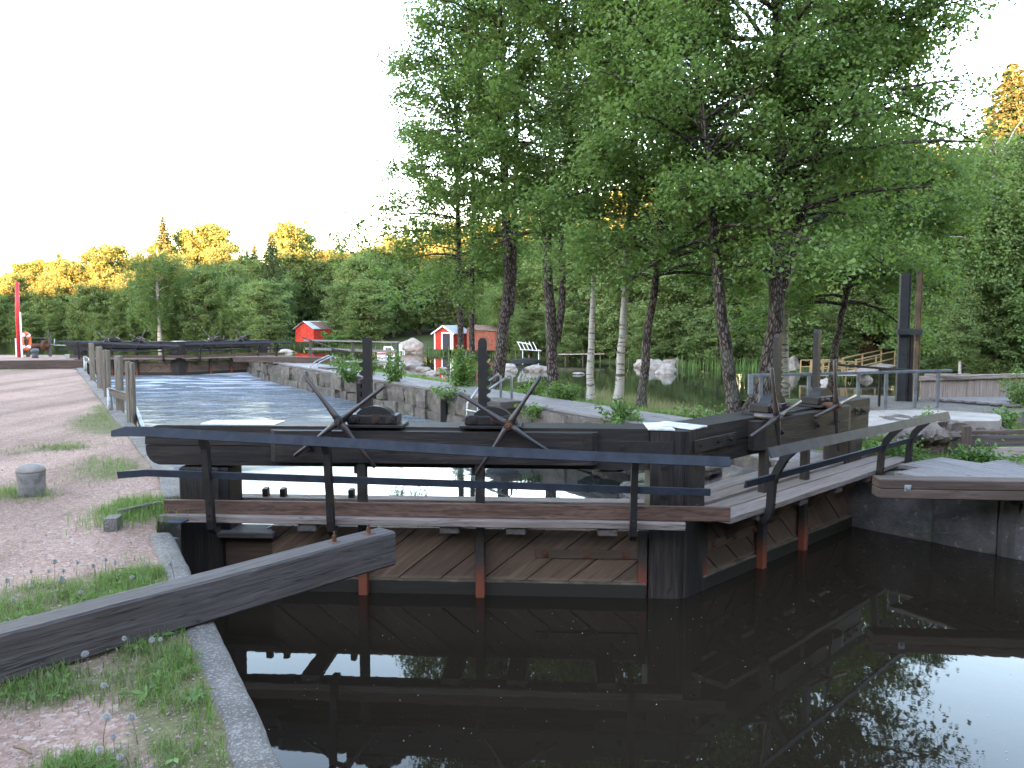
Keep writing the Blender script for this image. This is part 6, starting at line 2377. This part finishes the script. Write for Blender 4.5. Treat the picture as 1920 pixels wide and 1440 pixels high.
# ================================================================== GRASS, REEDS, PEBBLES, WEEDS
def blades(rs, pos, h, wd, lean=0.45):
    """three-segment bent grass blades, as two quads each"""
    n = len(pos)
    a = rs.uniform(0, 6.283, n)
    d = np.stack([np.cos(a), np.sin(a), np.zeros(n)], 1)
    s = np.stack([-np.sin(a), np.cos(a), np.zeros(n)], 1)
    hh = (h * rs.uniform(0.5, 1.25, n))[:, None]
    ln = (lean * rs.uniform(0.1, 1.3, n))[:, None]
    w_ = (wd * rs.uniform(0.7, 1.3, n))[:, None]
    up = np.array([0, 0, 1.0])
    m = pos + up * hh * 0.55 + d * hh * ln * 0.3
    tp = pos + up * hh * (1 - 0.25 * ln) + d * hh * ln
    v = np.empty((n, 6, 3))
    v[:, 0] = pos - s * w_ * 0.5
    v[:, 1] = pos + s * w_ * 0.5
    v[:, 2] = m - s * w_ * 0.42
    v[:, 3] = m + s * w_ * 0.42
    v[:, 4] = tp - s * w_ * 0.08
    v[:, 5] = tp + s * w_ * 0.08
    b = np.arange(n)[:, None] * 6
    q = np.concatenate([b + np.array([[0, 1, 3, 2]]), b + np.array([[2, 3, 5, 4]])], 0)
    return v.reshape(-1, 3), q, np.repeat(rs.uniform(0, 1, n), 6)


rs = np.random.default_rng(5)


def turf_points(n, thr, ymax=27):
    out = []
    while len(out) < n:
        t = TURF[int(rs.integers(0, len(TURF)))]
        u, v = rs.normal(size=2) * 0.75
        x = t[0] + AX.x * u * t[2] - AX.y * v * t[3] * -1
        y = t[1] + AX.y * u * t[2] + AX.x * v * t[3] * -1
        # clumping
        k = 0.5 + 0.9 * mnoise.noise(Vector((x * 3.2, y * 3.2, 7))) + 0.5 * mnoise.noise(Vector((x * 11, y * 11, 2)))
        if turf_at(x, y) * k < thr + rs.uniform(-.1, .15):
            continue
        if y > 6 and x > -2.95 - 0.588 * (y - 7.2) - 0.25:
            continue
        if y <= 6.1 and x > -2.67 + (6.15 - y) * 0.538 - 0.17:
            continue
        out.append((x, y, ground_z(x, y) - 0.004))
    return np.array(out)


pts = turf_points(11500, 0.28)
dist = np.linalg.norm(pts[:, :2], axis=1)
v, q, lv = blades(rs, pts, 0.055 + 0.02 * rs.uniform(size=len(pts)) + 0.03 * (rs.uniform(size=len(pts)) > 0.88), 0.0034)
tag(np_mesh('grass', v, q, 'grass', None, lv), kind='stuff')
pts = turf_points(7500, 0.14)
v, q, lv = blades(rs, pts, 0.06, 0.003, 0.9)
tag(np_mesh('dry_grass', v, q, 'dry_grass', None, lv), kind='stuff')
# taller tuft by the gate
c0 = on_z(258, 965, 0)
pts = np.array([(c0.x + rs.normal() * 0.17, c0.y + rs.normal() * 0.2, -0.02) for _ in range(1500)])
v, q, lv = blades(rs, pts, 0.115, 0.0035, 0.6)
tag(np_mesh('tall_grass', v, q, 'grass', None, lv), kind='stuff')

# island bank and lake edge
P = []
ipn = [Vector(p) for p in ip]
for _ in range(15000):
    i = int(rs.integers(0, len(ipn) - 1))
    p = ipn[i] + (ipn[i + 1] - ipn[i]) * rs.uniform()
    d = rs.uniform(1.35, 3.3) if rs.uniform() < 0.85 else rs.uniform(0.0, 0.25)
    qv = p + Vector((0.86, 0.51, 0)) * d
    if mnoise.noise(qv * 0.7) < -0.15 + rs.uniform(-.3, .2):
        continue
    z = float(np.interp(d, [0.1, 0.4, 1.3, 1.7, 2.2, 2.7, 3.1, 3.5], [-.1, -.07, -.08, -.1, -.15, -.24, -.42, -.85]))
    P.append((qv.x, qv.y, z - 0.03))
P = np.array(P)
v, q, lv = blades(rs, P, 0.14, 0.009, 0.5)
tag(np_mesh('bank_grass', v, q, 'grass', None, lv), kind='stuff')
# pale grass around the birch feet
P = []
for _ in range(5200):
    x = rs.uniform(1100, 1330)
    p = on_z(x, np.interp(x, [1100, 1330], [748, 792]) + rs.normal() * 8, -0.3)
    P.append((p.x, p.y + rs.normal() * 0.3, -0.36))
v, q, lv = blades(rs, np.array(P), 0.26, 0.008, 0.4)
tag(np_mesh('pale_grass', v, q, 'dry_grass', None, lv), kind='stuff')
# reeds along the far shore
P = []
for p, nn in shore_frames(0.5):
    x = pix(Vector((p.x, max(p.y, 10), -2)))
    dens = 22 if 1270 < x < 1460 else (5 if 800 < x < 960 else 2)
    if p.y < 20 or x < -100 or x > 2050:
        continue
    for _ in range(dens):
        d = rs.uniform(-1.0, 1.2)
        P.append((p.x + nn.x * d + rs.normal() * 0.3, p.y + nn.y * d + rs.normal() * 0.3, -2.1))
v, q, lv = blades(rs, np.array(P), 0.95, 0.05, 0.25)
tag(np_mesh('reeds', v, q, 'reed', None, lv), kind='stuff')
# lawn blades by the sheds are below a pixel: the ground carries them

# right bank weeds
P = []
for _ in range(5000):
    x, y = rs.uniform(4.9, 9.0), rs.uniform(7.2, 15)
    if mnoise.noise(Vector((x * 1.1, y * 1.1, 3))) < 0.05:
        continue
    if y > 9.9 and x < 7.2:
        continue
    P.append((x, y, -0.09))
v, q, lv = blades(rs, np.array(P), 0.12, 0.007, 0.6)
tag(np_mesh('bank_weeds', v, q, 'grass', None, lv), kind='stuff')

# pebbles in the gravel
V, F = [], []
bv, bf = ico(0)
bv = np.array([tuple(p) for p in bv])
bf = np.array(bf)
n = 9000
yy = 2.2 + 9 * rs.uniform(size=n) ** 1.6
xx = -yy * rs.uniform(0.15, 0.72, n)
keep = xx < np.where(yy <= 6.15, -2.67 + (6.15 - yy) * 0.538 - 0.16, -2.95 - 0.588 * (yy - 7.2) - 0.25)
xx, yy = xx[keep], yy[keep]
n = len(xx)
sz = 0.0035 + 0.006 * rs.uniform(size=n) ** 3
sc3 = np.stack([sz * rs.uniform(.8, 1.4, n), sz * rs.uniform(.8, 1.4, n), sz * rs.uniform(.4, .8, n)], 1)
zz = np.array([ground_z(a, b) for a, b in zip(xx, yy)])
ctr = np.stack([xx, yy, zz + 0.001], 1)
V = (bv[None] * sc3[:, None, :] * rs.uniform(0.75, 1.2, (n, 12, 1)) + ctr[:, None, :]).reshape(-1, 3)
F = (bf[None] + (np.arange(n) * 12)[:, None, None]).reshape(-1, 3)
tag(np_mesh('pebbles', V, F, 'pebble', None, None, None, True), kind='stuff')
# pollen and bubbles on the still water
n = 1300
yy = 1.6 + 7.0 * rs.uniform(size=n)
xx = rs.uniform(-1.4, 5.0, n)
keep = (xx > -2.3 + (5.6 - yy) * 0.52) & (yy < np.where(xx < 1.3, 6.2, 6.2 + (xx - 1.3) * 0.9)) & (xx < 4.6)
xx, yy = xx[keep], yy[keep]
n = len(xx)
r = 0.0012 + 0.0030 * rs.uniform(size=n) ** 4
a = np.arange(4) * math.pi / 2
V = np.stack([xx[:, None] + r[:, None] * np.cos(a), yy[:, None] + r[:, None] * np.sin(a) * 1.3, np.full((n, 4), Z_NEAR + 0.003)], 2).reshape(-1, 3)
tag(np_mesh('floating_pollen', V, np.arange(n * 4).reshape(n, 4), 'speck'), kind='stuff')


# dandelions gone to seed
def dandelion():
    t = thing('dandelion', 'dandelion gone to seed on its bent stem in the grass', 'dandelion', (0, 0, 0), 0, 'dandelions gone to seed by the kerb')
    MB().tube([(0, 0, -0.01), (0.004, 0, 0.05), (0.012, 0.003, 0.10), (0.02, 0.004, 0.14)], [0.0022, 0.002, 0.0018, 0.0018], 5).build('stem', 'weed_stem', t)
    mb = MB()
    r_ = random.Random(3)
    c = Vector((0.02, 0.004, 0.143))
    for i in range(70):
        zf = 1 - 2 * (i + 0.5) / 70
        a_ = i * 2.39996
        d = Vector((math.sqrt(1 - zf * zf) * math.cos(a_), math.sqrt(1 - zf * zf) * math.sin(a_), zf))
        s_ = d.cross(Vector((0, 0, 1))).normalized() if abs(d.z) < .95 else Vector((1, 0, 0))
        e = c + d * 0.017
        u_ = d.cross(s_)
        mb.add([c + d * 0.004, e + s_ * 0.004, e + d * 0.002, e - s_ * 0.004], [(0, 1, 2, 3)])
        mb.add([e - u_ * 0.004, e + s_ * 0.0012, e + u_ * 0.004, e - s_ * 0.0012], [(0, 1, 2, 3)])
    mb.rock(c, (0.005, 0.005, 0.005), 1, 1, 0.0, False)
    tag(mb.build('seed_head', 'fluff', t), kind='stuff')
    return t


dn0 = dandelion()
spots = [(107, 1103), (185, 1285), (213, 1395), (255, 1360), (190, 1360), (280, 1215), (235, 1205), (165, 1238), (50, 1100), (70, 1175), (25, 1180), (120, 1070), (300, 1200), (222, 1432), (182, 1420),
         (178, 1060), (195, 1045), (140, 1045), (100, 1050), (85, 1060), (60, 1062), (215, 1060), (240, 1080), (275, 1060), (325, 1060), (20, 1120), (262, 1135), (10, 1095), (40, 1170), (155, 1105)]
for i, (px, py) in enumerate(spots):
    p = on_z(px + 3, py + 30, 0)
    sc_ = rnd.uniform(0.55, 0.85)
    if i == 0:
        dn0.location = (p.x, p.y, ground_z(p.x, p.y))
    else:
        dup(dn0, (p.x, p.y, ground_z(p.x, p.y)), rnd.uniform(0, 6.28), (sc_ * rnd.uniform(.9, 1.4), sc_, sc_))
# a twig on the gravel
p = on_z(45, 1405, 0.0)
tag(MB().tube([p + Vector((-0.05, 0.02, 0)), p + Vector((0, 0.0, 0.004)), p + Vector((0.045, -0.03, 0.0))], [0.006, 0.007, 0.004], 6).build('twig', 'weed_stem', None, p), 'short brown twig lying on the gravel in the near corner', 'twig')

# broad leaved weeds, flat rosettes in the turf
cs, td = [], []
wp = turf_points(110, 0.3, 27)
for x, y, z in wp[np.linalg.norm(wp[:, :2], axis=1) < 7.5]:
    a0 = rs.uniform(0, 6.28)
    for k in range(9):
        a = a0 + k * 0.7 + rs.normal() * 0.15
        l_ = rs.uniform(0.03, 0.06)
        cs.append((x + math.cos(a) * l_ * 0.8, y + math.sin(a) * l_ * 0.8, z + 0.02 + rs.uniform(0, 0.02)))
        td.append((math.cos(a), math.sin(a), rs.uniform(-0.1, 0.5)))
v, q, lv = leaf_quads(rs, np.array(cs), 0.06, 1.6, 0.28, 0.06, np.array(td))
tag(np_mesh('weeds', v, q, 'grass', None, lv), kind='stuff')

# dry leaves and bark crumbs lying about
n = 420
yy = 2.2 + 9 * rs.uniform(size=n) ** 1.3
xx = -yy * rs.uniform(0.15, 0.72, n)
keep = xx < np.where(yy <= 6.15, -2.67 + (6.15 - yy) * 0.538 - 0.02, -2.95 - 0.588 * (yy - 7.2) - 0.25)
xx, yy = xx[keep], yy[keep]
cs = np.array([(a, b, ground_z(a, b) + 0.012) for a, b in zip(xx, yy)])
v, q, lv = leaf_quads(rs, cs, 0.024, 2.2, 0.6, 0.15)
tag(np_mesh('leaf_litter', v, q, 'weed_stem', None, lv), kind='stuff')
